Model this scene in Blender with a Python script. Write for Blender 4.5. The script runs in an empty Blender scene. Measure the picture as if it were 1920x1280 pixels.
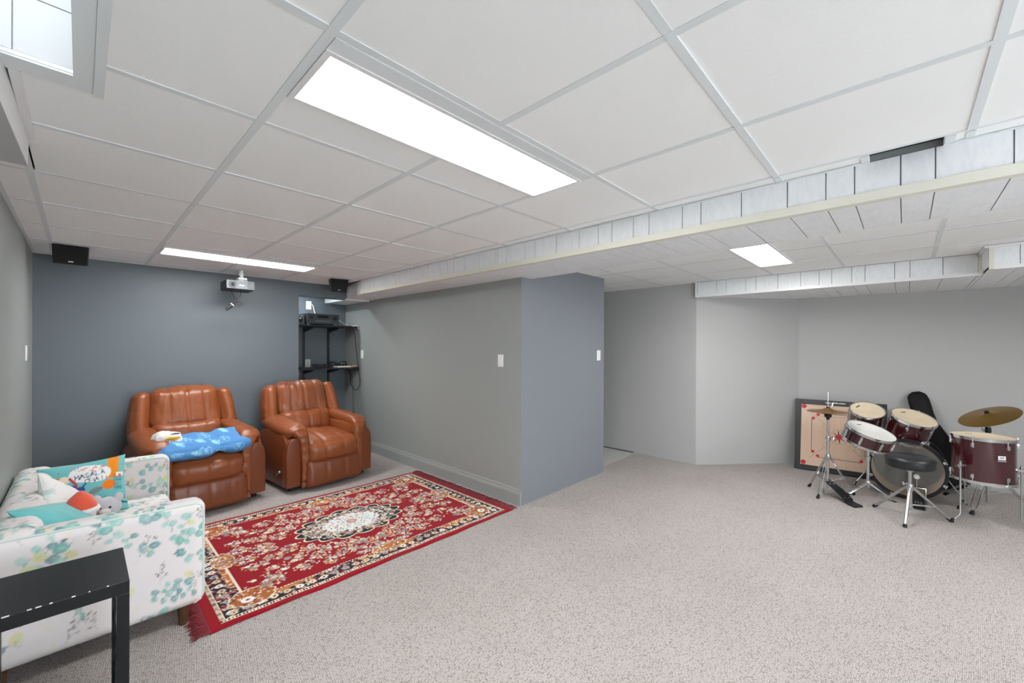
import bpy, bmesh, math, random
import numpy as np
from mathutils import Vector, Matrix, Euler, noise

random.seed(7)
rng = np.random.default_rng(11)
S = bpy.context.scene
COL = S.collection
PI = math.pi

# ------------------------------------------------------------------ camera
YAW, ROLL, CAM_H = 0.8081, 0.0034, 1.45
FPX, CY = 772.05, 649.9
cam_data = bpy.data.cameras.new('camera')
cam_data.sensor_width = 36.0
cam_data.lens = FPX / 1920 * 36
cam_data.shift_y = (CY - 640) / 1920
cam_data.clip_start = 0.02
camera = bpy.data.objects.new('camera', cam_data)
COL.objects.link(camera)
_fw = Vector((math.sin(YAW), math.cos(YAW), 0))
_r = Vector((math.cos(YAW), -math.sin(YAW), 0))
_u = Vector((0, 0, 1))
_r2 = math.cos(ROLL) * _r + math.sin(ROLL) * _u
_u2 = -math.sin(ROLL) * _r + math.cos(ROLL) * _u
camera.matrix_world = Matrix(((_r2.x, _u2.x, -_fw.x, 0), (_r2.y, _u2.y, -_fw.y, 0), (_r2.z, _u2.z, -_fw.z, CAM_H), (0, 0, 0, 1)))
S.camera = camera

# ------------------------------------------------------------------ world, exposure
world = bpy.data.worlds.new('world')
S.world = world
world.use_nodes = True
_bg = world.node_tree.nodes['Background']
_bg.inputs[0].default_value = (0.965, 0.98, 1.0, 1)
_bg.inputs[1].default_value = 4.3
S.view_settings.view_transform = 'Standard'
S.view_settings.look = 'None'
S.view_settings.gamma = 1.0
S.view_settings.use_curve_mapping = False
S.view_settings.exposure = 1.28
PANEL_W = 14.0           # emission of the ceiling troffers

H = 2.2435               # suspended ceiling height


# ------------------------------------------------------------------ colour helpers
def lin(c):
    c = np.asarray(c, float) / 255.0
    return np.where(c <= 0.04045, c / 12.92, ((c + 0.055) / 1.055) ** 2.4)


def L4(c):
    v = lin(c)
    return (float(v[0]), float(v[1]), float(v[2]), 1.0)


MATS = {}


def mat(name, rgb, rough=0.5, metal=0.0, spec=0.5, bump=None, var=None, coat=0.0, emit=None, sheen=0.0, trans=None):
    """rgb in sRGB 0-255; bump=(scale, strength, distance, detail); var=(scale, rgb2, amount)"""
    m = bpy.data.materials.new(name)
    m.use_nodes = True
    nt = m.node_tree
    b = nt.nodes['Principled BSDF']
    b.inputs['Base Color'].default_value = L4(rgb)
    b.inputs['Roughness'].default_value = rough
    b.inputs['Metallic'].default_value = metal
    b.inputs['Specular IOR Level'].default_value = spec
    b.inputs['Coat Weight'].default_value = coat
    b.inputs['Coat Roughness'].default_value = 0.08
    b.inputs['Sheen Weight'].default_value = sheen
    tc = nt.nodes.new('ShaderNodeTexCoord')
    if var:
        n = nt.nodes.new('ShaderNodeTexNoise'); n.inputs['Scale'].default_value = var[0]; n.inputs['Detail'].default_value = 4
        nt.links.new(tc.outputs['Object'], n.inputs['Vector'])
        r = nt.nodes.new('ShaderNodeValToRGB'); r.color_ramp.elements[0].position = 0.5 - 0.5 * var[2]; r.color_ramp.elements[1].position = 0.5 + 0.5 * var[2]
        r.color_ramp.elements[0].color = L4(rgb); r.color_ramp.elements[1].color = L4(var[1])
        nt.links.new(n.outputs['Fac'], r.inputs['Fac']); nt.links.new(r.outputs['Color'], b.inputs['Base Color'])
    if bump:
        n = nt.nodes.new('ShaderNodeTexNoise'); n.inputs['Scale'].default_value = bump[0]
        n.inputs['Detail'].default_value = bump[3] if len(bump) > 3 else 3
        nt.links.new(tc.outputs['Object'], n.inputs['Vector'])
        bp = nt.nodes.new('ShaderNodeBump'); bp.inputs['Strength'].default_value = bump[1]; bp.inputs['Distance'].default_value = bump[2]
        nt.links.new(n.outputs['Fac'], bp.inputs['Height']); nt.links.new(bp.outputs['Normal'], b.inputs['Normal'])
    if emit:
        b.inputs['Emission Color'].default_value = (emit[0][0], emit[0][1], emit[0][2], 1)
        b.inputs['Emission Strength'].default_value = emit[1]
    if trans:
        b.inputs['Transmission Weight'].default_value = trans
    MATS[name] = m
    return m


def mat_painted(name, rough=0.8, bump=None, spec=0.3, sheen=0.0):
    """colour comes from the per-vertex print computed in this script"""
    m = mat(name, (200, 200, 200), rough=rough, bump=bump, spec=spec, sheen=sheen)
    nt = m.node_tree
    a = nt.nodes.new('ShaderNodeVertexColor'); a.layer_name = 'Col'
    nt.links.new(a.outputs['Color'], nt.nodes['Principled BSDF'].inputs['Base Color'])
    return m


# walls, ceiling, floor
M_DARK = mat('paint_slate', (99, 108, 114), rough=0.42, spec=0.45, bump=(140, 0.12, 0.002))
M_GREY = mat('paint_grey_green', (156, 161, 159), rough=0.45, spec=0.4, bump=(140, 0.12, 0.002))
M_BLUE = mat('end_face_blue_grey', (130, 134, 141), rough=0.45, spec=0.4, bump=(140, 0.12, 0.002))  # darker, bluer grey than the partition, used on its end face
M_PALE = mat('paint_pale_grey', (186, 186, 186), rough=0.55, spec=0.35, bump=(140, 0.12, 0.002))
M_TILE = mat('ceiling_tile_white', (247, 248, 248), rough=0.9, spec=0.2, bump=(60, 0.3, 0.004, 6))
M_TEE = mat('tee_white', (226, 230, 232), rough=0.8, spec=0.15)
M_TRIM_CREAM = mat('cream_moulding', (226, 224, 212), rough=0.5)
M_GROOVE = mat('groove_backing', (150, 152, 152), rough=0.8)
M_PLENUM = mat('plenum_dark', (40, 40, 42), rough=0.9)
M_WHITE = mat('white_plastic', (238, 239, 240), rough=0.35)
M_WHITE2 = mat('grey_plate', (205, 207, 205), rough=0.4)
M_BLACK = mat('black_plastic', (20, 22, 26), rough=0.4)
M_BLACKCLOTH = mat('black_grille_cloth', (8, 10, 13), rough=0.85, bump=(400, 0.3, 0.001))
M_BLACKFRAME = mat('black_board_frame', (20, 23, 27), rough=0.4)
M_BLACKWOOD = mat('black_veneer', (24, 27, 30), rough=0.34, spec=0.35, bump=(60, 0.08, 0.002))
M_SHELF = mat('black_shelf', (20, 24, 30), rough=0.35)
M_SILVER = mat('silver_badge', (200, 202, 205), rough=0.3, metal=0.6)
M_CHROME = mat('chrome', (215, 217, 220), rough=0.14, metal=1.0)
M_STEEL = mat('brushed_steel', (188, 188, 186), rough=0.3, metal=0.85)
M_RUBBER = mat('black_rubber', (14, 15, 17), rough=0.6)
M_WINE = mat('wine_lacquer', (62, 17, 24), rough=0.12, spec=0.6, coat=0.7)
M_BIRCH = mat('birch_ply', (216, 196, 168), rough=0.5, var=(12, (196, 172, 140), 0.6))
M_HEAD = mat('coated_head', (226, 212, 186), rough=0.55, var=(9, (206, 188, 158), 0.7))
M_HEADW = mat('white_head', (232, 233, 230), rough=0.5, var=(7, (220, 218, 210), 0.7))
M_BRASS = mat('cymbal_bronze', (188, 140, 78), rough=0.3, metal=1.0, bump=(30, 0.1, 0.001))
M_BRASS2 = mat('cymbal_brass_dark', (168, 132, 70), rough=0.32, metal=1.0, bump=(30, 0.1, 0.001))
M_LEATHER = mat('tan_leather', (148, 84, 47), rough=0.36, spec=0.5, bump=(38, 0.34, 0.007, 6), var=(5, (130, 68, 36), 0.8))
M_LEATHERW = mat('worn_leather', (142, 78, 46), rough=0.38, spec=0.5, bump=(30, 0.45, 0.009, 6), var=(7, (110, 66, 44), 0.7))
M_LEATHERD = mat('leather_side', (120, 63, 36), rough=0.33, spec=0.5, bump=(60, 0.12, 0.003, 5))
M_WOODLEG = mat('walnut_leg', (96, 66, 40), rough=0.4, var=(30, (74, 48, 28), 0.6))
M_VINYL = mat('black_vinyl', (30, 34, 37), rough=0.38)
M_BAG = mat('black_nylon', (11, 12, 14), rough=0.6, spec=0.25, bump=(25, 0.5, 0.01, 5))
M_CABLE = mat('black_cable', (18, 20, 22), rough=0.45)
M_TEAL = mat('teal_velvet', (112, 196, 196), rough=0.85, sheen=0.4, bump=(25, 0.25, 0.006), var=(14, (86, 176, 178), 0.7))
M_REDPLUSH = mat('red_plush', (226, 88, 62), rough=0.95, sheen=0.4, bump=(220, 0.6, 0.004))
M_WHITEPLUSH = mat('white_plush', (236, 234, 233), rough=0.95, sheen=0.4, bump=(220, 0.6, 0.004))
M_GREYPLUSH = mat('grey_plush', (202, 204, 210), rough=0.95, sheen=0.4, bump=(220, 0.6, 0.004))
M_PAPER = mat('paper', (226, 226, 222), rough=0.8)
M_TAN = mat('tan_card', (190, 160, 110), rough=0.8)
M_PROJF = mat('projector_front', (92, 98, 102), rough=0.45)
M_PROJ = mat('projector_grey', (150, 156, 160), rough=0.4)
M_FRINGE = mat('rug_fringe_red', (128, 14, 34), rough=0.9, sheen=0.3, var=(60, (100, 8, 26), 0.6))
M_LAM = mat('grey_laminate', (212, 211, 208), rough=0.22, var=(18, (186, 184, 180), 0.7))
M_RUG = mat_painted('rug_pile', rough=0.95, bump=(420, 0.5, 0.002), spec=0.1, sheen=0.1)
M_FLORAL = mat_painted('floral_fabric', rough=0.85, bump=(350, 0.25, 0.001), spec=0.2)
M_PRINT = mat_painted('printed_cotton', rough=0.85, bump=(25, 0.25, 0.006), spec=0.2)
M_CARROM = mat_painted('carrom_ply', rough=0.4, spec=0.4)


def carpet_material():
    m = mat('berber_carpet', (198, 192, 187), rough=0.95, spec=0.1)
    nt = m.node_tree; b = nt.nodes['Principled BSDF']
    tc = nt.nodes.new('ShaderNodeTexCoord')
    mp = nt.nodes.new('ShaderNodeMapping'); mp.inputs['Scale'].default_value = (112, 150, 1); mp.inputs['Rotation'].default_value = (0, 0, 0.12)
    nt.links.new(tc.outputs['Object'], mp.inputs['Vector'])
    v = nt.nodes.new('ShaderNodeTexVoronoi'); v.voronoi_dimensions = '2D'; v.inputs['Scale'].default_value = 1.0; v.inputs['Randomness'].default_value = 0.5
    nt.links.new(mp.outputs['Vector'], v.inputs['Vector'])
    rp = nt.nodes.new('ShaderNodeValToRGB')
    e = rp.color_ramp.elements
    e[0].position = 0.25; e[0].color = L4((196, 191, 187)); e[1].position = 0.9; e[1].color = L4((116, 110, 106))
    nt.links.new(v.outputs['Distance'], rp.inputs['Fac'])
    # each loop its own shade of wool
    sep = nt.nodes.new('ShaderNodeSeparateColor'); nt.links.new(v.outputs['Color'], sep.inputs['Color'])
    r2 = nt.nodes.new('ShaderNodeValToRGB'); e2 = r2.color_ramp.elements
    e2[0].position = 0.0; e2[0].color = (0.66, 0.62, 0.60, 1); e2[1].position = 0.34; e2[1].color = (1, 1, 1, 1)
    nt.links.new(sep.outputs['Red'], r2.inputs['Fac'])
    mx = nt.nodes.new('ShaderNodeMix'); mx.data_type = 'RGBA'; mx.blend_type = 'MULTIPLY'; mx.inputs['Factor'].default_value = 0.85
    nt.links.new(rp.outputs['Color'], mx.inputs['A']); nt.links.new(r2.outputs['Color'], mx.inputs['B'])
    # broad wear
    n = nt.nodes.new('ShaderNodeTexNoise'); n.inputs['Scale'].default_value = 1.7; n.inputs['Detail'].default_value = 5
    nt.links.new(tc.outputs['Object'], n.inputs['Vector'])
    r3 = nt.nodes.new('ShaderNodeValToRGB'); e3 = r3.color_ramp.elements
    e3[0].position = 0.3; e3[0].color = (0.93, 0.915, 0.91, 1); e3[1].position = 0.7; e3[1].color = (1, 1, 1, 1)
    nt.links.new(n.outputs['Fac'], r3.inputs['Fac'])
    mx2 = nt.nodes.new('ShaderNodeMix'); mx2.data_type = 'RGBA'; mx2.blend_type = 'MULTIPLY'; mx2.inputs['Factor'].default_value = 1
    nt.links.new(mx.outputs['Result'], mx2.inputs['A']); nt.links.new(r3.outputs['Color'], mx2.inputs['B'])
    nt.links.new(mx2.outputs['Result'], b.inputs['Base Color'])
    bp = nt.nodes.new('ShaderNodeBump'); bp.invert = True; bp.inputs['Strength'].default_value = 0.7; bp.inputs['Distance'].default_value = 0.005
    nt.links.new(v.outputs['Distance'], bp.inputs['Height']); nt.links.new(bp.outputs['Normal'], b.inputs['Normal'])
    return m


M_CARPET = carpet_material()


def board_material():
    """white painted wood-grain hardboard"""
    m = mat('white_woodgrain_board', (226, 229, 231), rough=0.5)
    nt = m.node_tree; b = nt.nodes['Principled BSDF']
    tc = nt.nodes.new('ShaderNodeTexCoord'); oi = nt.nodes.new('ShaderNodeObjectInfo')
    mp = nt.nodes.new('ShaderNodeMapping'); mp.inputs['Scale'].default_value = (1.5, 6, 1.5)
    ad = nt.nodes.new('ShaderNodeVectorMath'); ad.operation = 'ADD'
    nt.links.new(tc.outputs['Object'], mp.inputs['Vector'])
    nt.links.new(mp.outputs['Vector'], ad.inputs[0]); nt.links.new(oi.outputs['Random'], ad.inputs[1])
    w = nt.nodes.new('ShaderNodeTexNoise'); w.inputs['Scale'].default_value = 5; w.inputs['Detail'].default_value = 6; w.inputs['Distortion'].default_value = 1.5
    nt.links.new(ad.outputs[0], w.inputs['Vector'])
    r = nt.nodes.new('ShaderNodeValToRGB'); e = r.color_ramp.elements
    e[0].position = 0.4; e[0].color = L4((233, 236, 239)); e[1].position = 0.56; e[1].color = L4((239, 241, 243))
    nt.links.new(w.outputs['Fac'], r.inputs['Fac']); nt.links.new(r.outputs['Color'], b.inputs['Base Color'])
    bp = nt.nodes.new('ShaderNodeBump'); bp.inputs['Strength'].default_value = 0.2; bp.inputs['Distance'].default_value = 0.002
    nt.links.new(w.outputs['Fac'], bp.inputs['Height']); nt.links.new(bp.outputs['Normal'], b.inputs['Normal'])
    return m


M_BOARD = board_material()
M_PANEL = mat('troffer_diffuser', (250, 250, 250), rough=0.6, emit=((1.0, 0.985, 0.97), PANEL_W))


def clear_head_material():
    m = bpy.data.materials.new('clear_drum_head'); m.use_nodes = True
    nt = m.node_tree; nt.nodes.clear()
    out = nt.nodes.new('ShaderNodeOutputMaterial'); mx = nt.nodes.new('ShaderNodeMixShader'); mx.inputs[0].default_value = 0.16
    t = nt.nodes.new('ShaderNodeBsdfTransparent'); t.inputs[0].default_value = (0.86, 0.86, 0.85, 1)
    g = nt.nodes.new('ShaderNodeBsdfGlossy'); g.inputs['Roughness'].default_value = 0.12; g.inputs[0].default_value = (0.9, 0.9, 0.9, 1)
    nt.links.new(t.outputs[0], mx.inputs[1]); nt.links.new(g.outputs[0], mx.inputs[2]); nt.links.new(mx.outputs[0], out.inputs[0])
    return m


M_CLEAR = clear_head_material()


def glass_material():
    m = bpy.data.materials.new('window_glass'); m.use_nodes = True
    nt = m.node_tree; nt.nodes.clear()
    out = nt.nodes.new('ShaderNodeOutputMaterial'); mx = nt.nodes.new('ShaderNodeMixShader'); mx.inputs[0].default_value = 0.06
    t = nt.nodes.new('ShaderNodeBsdfTransparent'); t.inputs[0].default_value = (0.95, 0.98, 1, 1)
    g = nt.nodes.new('ShaderNodeBsdfGlossy'); g.inputs['Roughness'].default_value = 0.02
    nt.links.new(t.outputs[0], mx.inputs[1]); nt.links.new(g.outputs[0], mx.inputs[2]); nt.links.new(mx.outputs[0], out.inputs[0])
    return m


M_GLASS = glass_material()


# ------------------------------------------------------------------ mesh helpers
class MB:
    """collects shapes (numpy verts + faces) for one mesh"""
    def __init__(self):
        self.v = []; self.f = []; self.c = None

    def add(self, v, f):
        o = len(self.v)
        self.v.extend([tuple(map(float, p)) for p in v]); self.f.extend([tuple(i + o for i in q) for q in f])
        return self

    def box(self, x0, x1, y0, y1, z0, z1):
        v = [(x0, y0, z0), (x1, y0, z0), (x1, y1, z0), (x0, y1, z0), (x0, y0, z1), (x1, y0, z1), (x1, y1, z1), (x0, y1, z1)]
        return self.add(v, [(3, 2, 1, 0), (4, 5, 6, 7), (0, 1, 5, 4), (1, 2, 6, 5), (2, 3, 7, 6), (3, 0, 4, 7)])

    def quad(self, a, b, c, d):
        return self.add([a, b, c, d], [(0, 1, 2, 3)])

    def prism(self, pts, d0, d1, axis='z'):
        """pts: 2-D outline; extruded along axis from d0 to d1"""
        n = len(pts)
        def mk(p, d):
            return {'z': (p[0], p[1], d), 'y': (p[0], d, p[1]), 'x': (d, p[0], p[1])}[axis]
        v = [mk(p, d0) for p in pts] + [mk(p, d1) for p in pts]
        f = [tuple(range(n)), tuple(range(2 * n - 1, n - 1, -1))] + [(i, i + n, (i + 1) % n + n, (i + 1) % n) for i in range(n)]
        return self.add(v, f)

    def tube(self, pts, r, n=10, caps=True):
        pts = [Vector(p) for p in pts]; m = len(pts)
        rs = r if hasattr(r, '__len__') else [r] * m
        v = []; up = None
        for i, p in enumerate(pts):
            t = (pts[min(i + 1, m - 1)] - pts[max(i - 1, 0)]).normalized()
            if up is None:
                up = Vector((0, 0, 1)) if abs(t.z) < 0.9 else Vector((1, 0, 0))
            a = t.cross(up)
            if a.length < 1e-5: a = t.cross(Vector((0.3, 1, 0.2)))
            a.normalize(); b = t.cross(a).normalized(); up = a.cross(t)
            for k in range(n):
                w = 2 * PI * k / n
                v.append(p + (a * math.cos(w) + b * math.sin(w)) * rs[i])
        f = [(i * n + k, i * n + (k + 1) % n, (i + 1) * n + (k + 1) % n, (i + 1) * n + k) for i in range(m - 1) for k in range(n)]
        if caps: f += [tuple(range(n - 1, -1, -1)), tuple((m - 1) * n + k for k in range(n))]
        return self.add(v, f)

    def lathe(self, prof, n=32, c=(0, 0, 0), closed=False):
        """prof: (radius, z) list turned about z at c"""
        m = len(prof); v = []
        for rr, z in prof:
            for k in range(n):
                w = 2 * PI * k / n; v.append((c[0] + rr * math.cos(w), c[1] + rr * math.sin(w), c[2] + z))
        rng_ = range(m) if closed else range(m - 1)
        f = [(i * n + k, i * n + (k + 1) % n, ((i + 1) % m) * n + (k + 1) % n, ((i + 1) % m) * n + k) for i in rng_ for k in range(n)]
        return self.add(v, f)

    def disc(self, c, r, z, n=32):
        return self.add([(c[0] + r * math.cos(2 * PI * k / n), c[1] + r * math.sin(2 * PI * k / n), z) for k in range(n)], [tuple(range(n))])

    def ball(self, c, r, n=12, m=8, s=(1, 1, 1)):
        v = []; 
        for i in range(m + 1):
            a = PI * i / m
            for k in range(n):
                w = 2 * PI * k / n
                v.append((c[0] + r * s[0] * math.sin(a) * math.cos(w), c[1] + r * s[1] * math.sin(a) * math.sin(w), c[2] + r * s[2] * math.cos(a)))
        f = [(i * n + k, (i + 1) * n + k, (i + 1) * n + (k + 1) % n, i * n + (k + 1) % n) for i in range(m) for k in range(n)]
        return self.add(v, f)

    def xf(self, M):
        self.v = [tuple(M @ Vector(p)) for p in self.v]
        return self


def link(name, me, m, parent=None):
    o = bpy.data.objects.new(name, me)
    if m is not None and not me.materials: me.materials.append(m)
    COL.objects.link(o)
    if parent is not None: o.parent = parent
    return o


def root_loc(parent):
    p = Vector((0, 0, 0))
    while parent is not None:
        p += parent.location; parent = parent.parent
    return p


def obj(name, mb, m, parent=None, smooth=False, world=False, bevel=0.0, flat_angle=None):
    v = mb.v
    if world and parent is not None:
        off = root_loc(parent)
        v = [(p[0] - off.x, p[1] - off.y, p[2] - off.z) for p in v]
    me = bpy.data.meshes.new(name)
    me.from_pydata(v, [], mb.f)
    bm = bmesh.new(); bm.from_mesh(me)
    bmesh.ops.remove_doubles(bm, verts=bm.verts, dist=1e-6)
    if bevel > 0:
        ed = [e for e in bm.edges if len(e.link_faces) == 2 and e.calc_face_angle(0) > 0.6]
        bmesh.ops.bevel(bm, geom=ed, offset=bevel, segments=2, affect='EDGES', profile=0.6, clamp_overlap=True)
    bmesh.ops.recalc_face_normals(bm, faces=bm.faces)
    bm.to_mesh(me); bm.free()
    if smooth:
        me.polygons.foreach_set('use_smooth', [True] * len(me.polygons))
        try: me.set_sharp_from_angle(angle=math.radians(flat_angle or 40))
        except Exception: pass
    me.update()
    return link(name, me, m, parent)


def np_obj(name, V, F, m, parent=None, colors=None, smooth=True):
    """V (n,3), F (k,4) numpy quads, colours linear (n,3)"""
    me = bpy.data.meshes.new(name)
    V = np.asarray(V, np.float32); F = np.asarray(F, np.int32)
    me.vertices.add(len(V)); me.vertices.foreach_set('co', V.ravel())
    me.loops.add(F.size); me.loops.foreach_set('vertex_index', F.ravel())
    me.polygons.add(len(F)); me.polygons.foreach_set('loop_start', np.arange(0, F.size, 4, dtype=np.int32))
    me.polygons.foreach_set('use_smooth', np.full(len(F), smooth))
    me.update(calc_edges=True)
    me.validate()
    if colors is not None:
        ca = me.color_attributes.new('Col', 'FLOAT_COLOR', 'POINT')
        ca.data.foreach_set('color', np.concatenate([colors, np.ones((len(V), 1))], 1).astype(np.float32).ravel())
    return link(name, me, m, parent)


def soft(sx, sy, sz, r, n=14, puff=(0, 0, 0), fn=None, res=None):
    """rounded box, numpy; quads with shared vertices; fn(P)->P deform"""
    if res: nx, ny, nz = [max(4, int(round(s / res))) for s in (sx, sy, sz)]
    else: nx = ny = nz = n
    idx = {}; V = []; F = []
    def vid(i, j, k):
        key = (i, j, k)
        if key not in idx:
            idx[key] = len(V); V.append((i / nx - .5, j / ny - .5, k / nz - .5))
        return idx[key]
    for i in range(nx):
        for j in range(ny):
            F.append((vid(i, j, 0), vid(i, j + 1, 0), vid(i + 1, j + 1, 0), vid(i + 1, j, 0)))
            F.append((vid(i, j, nz), vid(i + 1, j, nz), vid(i + 1, j + 1, nz), vid(i, j + 1, nz)))
    for i in range(nx):
        for k in range(nz):
            F.append((vid(i, 0, k), vid(i + 1, 0, k), vid(i + 1, 0, k + 1), vid(i, 0, k + 1)))
            F.append((vid(i, ny, k), vid(i, ny, k + 1), vid(i + 1, ny, k + 1), vid(i + 1, ny, k)))
    for j in range(ny):
        for k in range(nz):
            F.append((vid(0, j, k), vid(0, j, k + 1), vid(0, j + 1, k + 1), vid(0, j + 1, k)))
            F.append((vid(nx, j, k), vid(nx, j + 1, k), vid(nx, j + 1, k + 1), vid(nx, j, k + 1)))
    U = np.array(V); s = np.array([sx, sy, sz])
    Q = U * s
    r = min(r, sx / 2 - 1e-4, sy / 2 - 1e-4, sz / 2 - 1e-4)
    inner = np.clip(Q, -(s / 2 - r), s / 2 - r)
    d = Q - inner; ln = np.linalg.norm(d, axis=1, keepdims=True)
    N = d / np.maximum(ln, 1e-9)
    P = inner + r * N
    W = (1 - (2 * U) ** 2)
    w0 = np.clip(W, 0, 1)
    P[:, 0] += np.sign(U[:, 0]) * puff[0] * (np.abs(U[:, 0]) * 2) ** 3 * w0[:, 1] * w0[:, 2]
    P[:, 1] += np.sign(U[:, 1]) * puff[1] * (np.abs(U[:, 1]) * 2) ** 3 * w0[:, 0] * w0[:, 2]
    P[:, 2] += np.sign(U[:, 2]) * puff[2] * (np.abs(U[:, 2]) * 2) ** 3 * w0[:, 0] * w0[:, 1]
    if fn is not None: P = fn(P, U, N)
    return P, np.array(F)


def xform(P, M):
    M = np.array(M)
    return P @ M[:3, :3].T + M[:3, 3]


def TR(loc, rot=(0, 0, 0), sc=(1, 1, 1)):
    return Matrix.LocRotScale(Vector(loc), Euler(rot), Vector(sc))


def nz3(P, scale, seed=0):
    return np.array([noise.noise(Vector((p[0] * scale + seed, p[1] * scale + seed * .7, p[2] * scale - seed))) for p in P])


def thing(name, label, cat, loc=(0, 0, 0), rot=(0, 0, 0), group=None):
    o = bpy.data.objects.new(name, None); COL.objects.link(o)
    o.empty_display_size = 0.1
    o.location = loc; o.rotation_euler = rot
    o['label'] = label; o['category'] = cat
    if group: o['group'] = group
    return o


def tag(o, label, cat, group=None):
    o['label'] = label; o['category'] = cat
    if group: o['group'] = group
    return o


def struct(o, label=None):
    o['kind'] = 'structure'
    if label: o['label'] = label
    return o


def sroot(name, label, loc=(0, 0, 0)):
    o = bpy.data.objects.new(name, None); COL.objects.link(o); o.location = loc
    o['kind'] = 'structure'; o['label'] = label
    return o


# ------------------------------------------------------------------ print canvas (patterns of textiles and printed boards)
class Canvas:
    def __init__(self, w, h, res, base):
        self.w, self.h, self.res = w, h, res
        self.nx, self.ny = int(w * res), int(h * res)
        self.a = np.empty((self.ny, self.nx, 3)); self.a[:] = lin(base)

    def _bb(self, x0, x1, y0, y1):
        i0 = max(0, int(x0 * self.res) - 1); i1 = min(self.nx, int(x1 * self.res) + 2)
        j0 = max(0, int(y0 * self.res) - 1); j1 = min(self.ny, int(y1 * self.res) + 2)
        if i1 <= i0 or j1 <= j0: return None
        X, Y = np.meshgrid((np.arange(i0, i1) + .5) / self.res, (np.arange(j0, j1) + .5) / self.res)
        return i0, i1, j0, j1, X, Y

    def _put(self, bb, m, col, al):
        i0, i1, j0, j1 = bb[:4]
        k = (np.clip(m, 0, 1) * al)[..., None]
        s = self.a[j0:j1, i0:i1]
        self.a[j0:j1, i0:i1] = s * (1 - k) + lin(col) * k

    def ell(self, cx, cy, a, b, ang=0, col=(0, 0, 0), al=1.0):
        R = max(a, b); bb = self._bb(cx - R, cx + R, cy - R, cy + R)
        if bb is None: return
        X, Y = bb[4] - cx, bb[5] - cy
        c, s = math.cos(ang), math.sin(ang)
        d = np.sqrt(((X * c + Y * s) / a) ** 2 + ((-X * s + Y * c) / b) ** 2)
        self._put(bb, (1 - d) * min(a, b) * self.res + .5, col, al)

    def ring(self, cx, cy, a, b, w, col, al=1.0, lobes=0, amp=0, ph=0):
        R = max(a, b) * (1 + amp) + w; bb = self._bb(cx - R, cx + R, cy - R, cy + R)
        if bb is None: return
        X, Y = (bb[4] - cx) / a, (bb[5] - cy) / b
        d = np.sqrt(X * X + Y * Y); t = np.arctan2(Y, X)
        rr = 1 + amp * np.abs(np.cos(lobes * t / 2 + ph)) if lobes else 1
        m = (w / 2 - np.abs(d - rr) * (a + b) / 2) * self.res + .5
        self._put(bb, m, col, al)

    def blob(self, cx, cy, a, b, col, al=1.0, lobes=0, amp=0, ph=0):
        R = max(a, b) * (1 + amp); bb = self._bb(cx - R, cx + R, cy - R, cy + R)
        if bb is None: return
        X, Y = (bb[4] - cx) / a, (bb[5] - cy) / b
        d = np.sqrt(X * X + Y * Y); t = np.arctan2(Y, X)
        rr = 1 + amp * np.abs(np.cos(lobes * t / 2 + ph)) if lobes else 1
        self._put(bb, (rr - d) * min(a, b) * self.res + .5, col, al)

    def rect(self, x0, x1, y0, y1, col, al=1.0):
        bb = self._bb(x0, x1, y0, y1)
        if bb is None: return
        m = (bb[4] >= x0) & (bb[4] <= x1) & (bb[5] >= y0) & (bb[5] <= y1)
        self._put(bb, m.astype(float), col, al)

    def line(self, pts, w, col, al=1.0):
        for (x0, y0), (x1, y1) in zip(pts[:-1], pts[1:]):
            bb = self._bb(min(x0, x1) - w, max(x0, x1) + w, min(y0, y1) - w, max(y0, y1) + w)
            if bb is None: continue
            dx, dy = x1 - x0, y1 - y0; L2 = dx * dx + dy * dy + 1e-12
            t = np.clip(((bb[4] - x0) * dx + (bb[5] - y0) * dy) / L2, 0, 1)
            d = np.hypot(bb[4] - x0 - t * dx, bb[5] - y0 - t * dy)
            self._put(bb, (w / 2 - d) * self.res + .5, col, al)

    def poly(self, pts, col, al=1.0):
        xs = [p[0] for p in pts]; ys = [p[1] for p in pts]
        bb = self._bb(min(xs), max(xs), min(ys), max(ys))
        if bb is None: return
        X, Y = bb[4], bb[5]; ins = np.zeros(X.shape, bool)
        for (x0, y0), (x1, y1) in zip(pts, pts[1:] + pts[:1]):
            if y0 == y1: continue
            c = ((y0 > Y) != (y1 > Y)) & (X < (x1 - x0) * (Y - y0) / (y1 - y0) + x0)
            ins ^= c
        self._put(bb, ins.astype(float), col, al)

    def sample(self, u, v, wrap=False):
        x = np.asarray(u) * self.res - .5; y = np.asarray(v) * self.res - .5
        if wrap: x = np.mod(x, self.nx); y = np.mod(y, self.ny)
        x = np.clip(x, 0, self.nx - 1); y = np.clip(y, 0, self.ny - 1)
        return self.a[np.round(y).astype(int) % self.ny, np.round(x).astype(int) % self.nx]


STROKES = {  # unit-square stroke letters
    'M': [[(0, 0), (0, 1), (.5, .35), (1, 1), (1, 0)]], 'A': [[(0, 0), (.5, 1), (1, 0)], [(.2, .4), (.8, .4)]],
    'S': [[(1, .85), (.5, 1), (.05, .8), (.2, .55), (.8, .45), (.95, .2), (.5, 0), (0, .15)]], 'L': [[(0, 1), (0, 0), (.9, 0)]],
    'C': [[(1, .85), (.55, 1), (.1, .75), (.05, .3), (.5, 0), (1, .15)]], 'H': [[(0, 0), (0, 1)], [(1, 0), (1, 1)], [(0, .5), (1, .5)]],
    'I': [[(.5, 0), (.5, 1)]], 'T': [[(0, 1), (1, 1)], [(.5, 1), (.5, 0)]], 'E': [[(1, 1), (0, 1), (0, 0), (1, 0)], [(0, .5), (.8, .5)]]}


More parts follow.
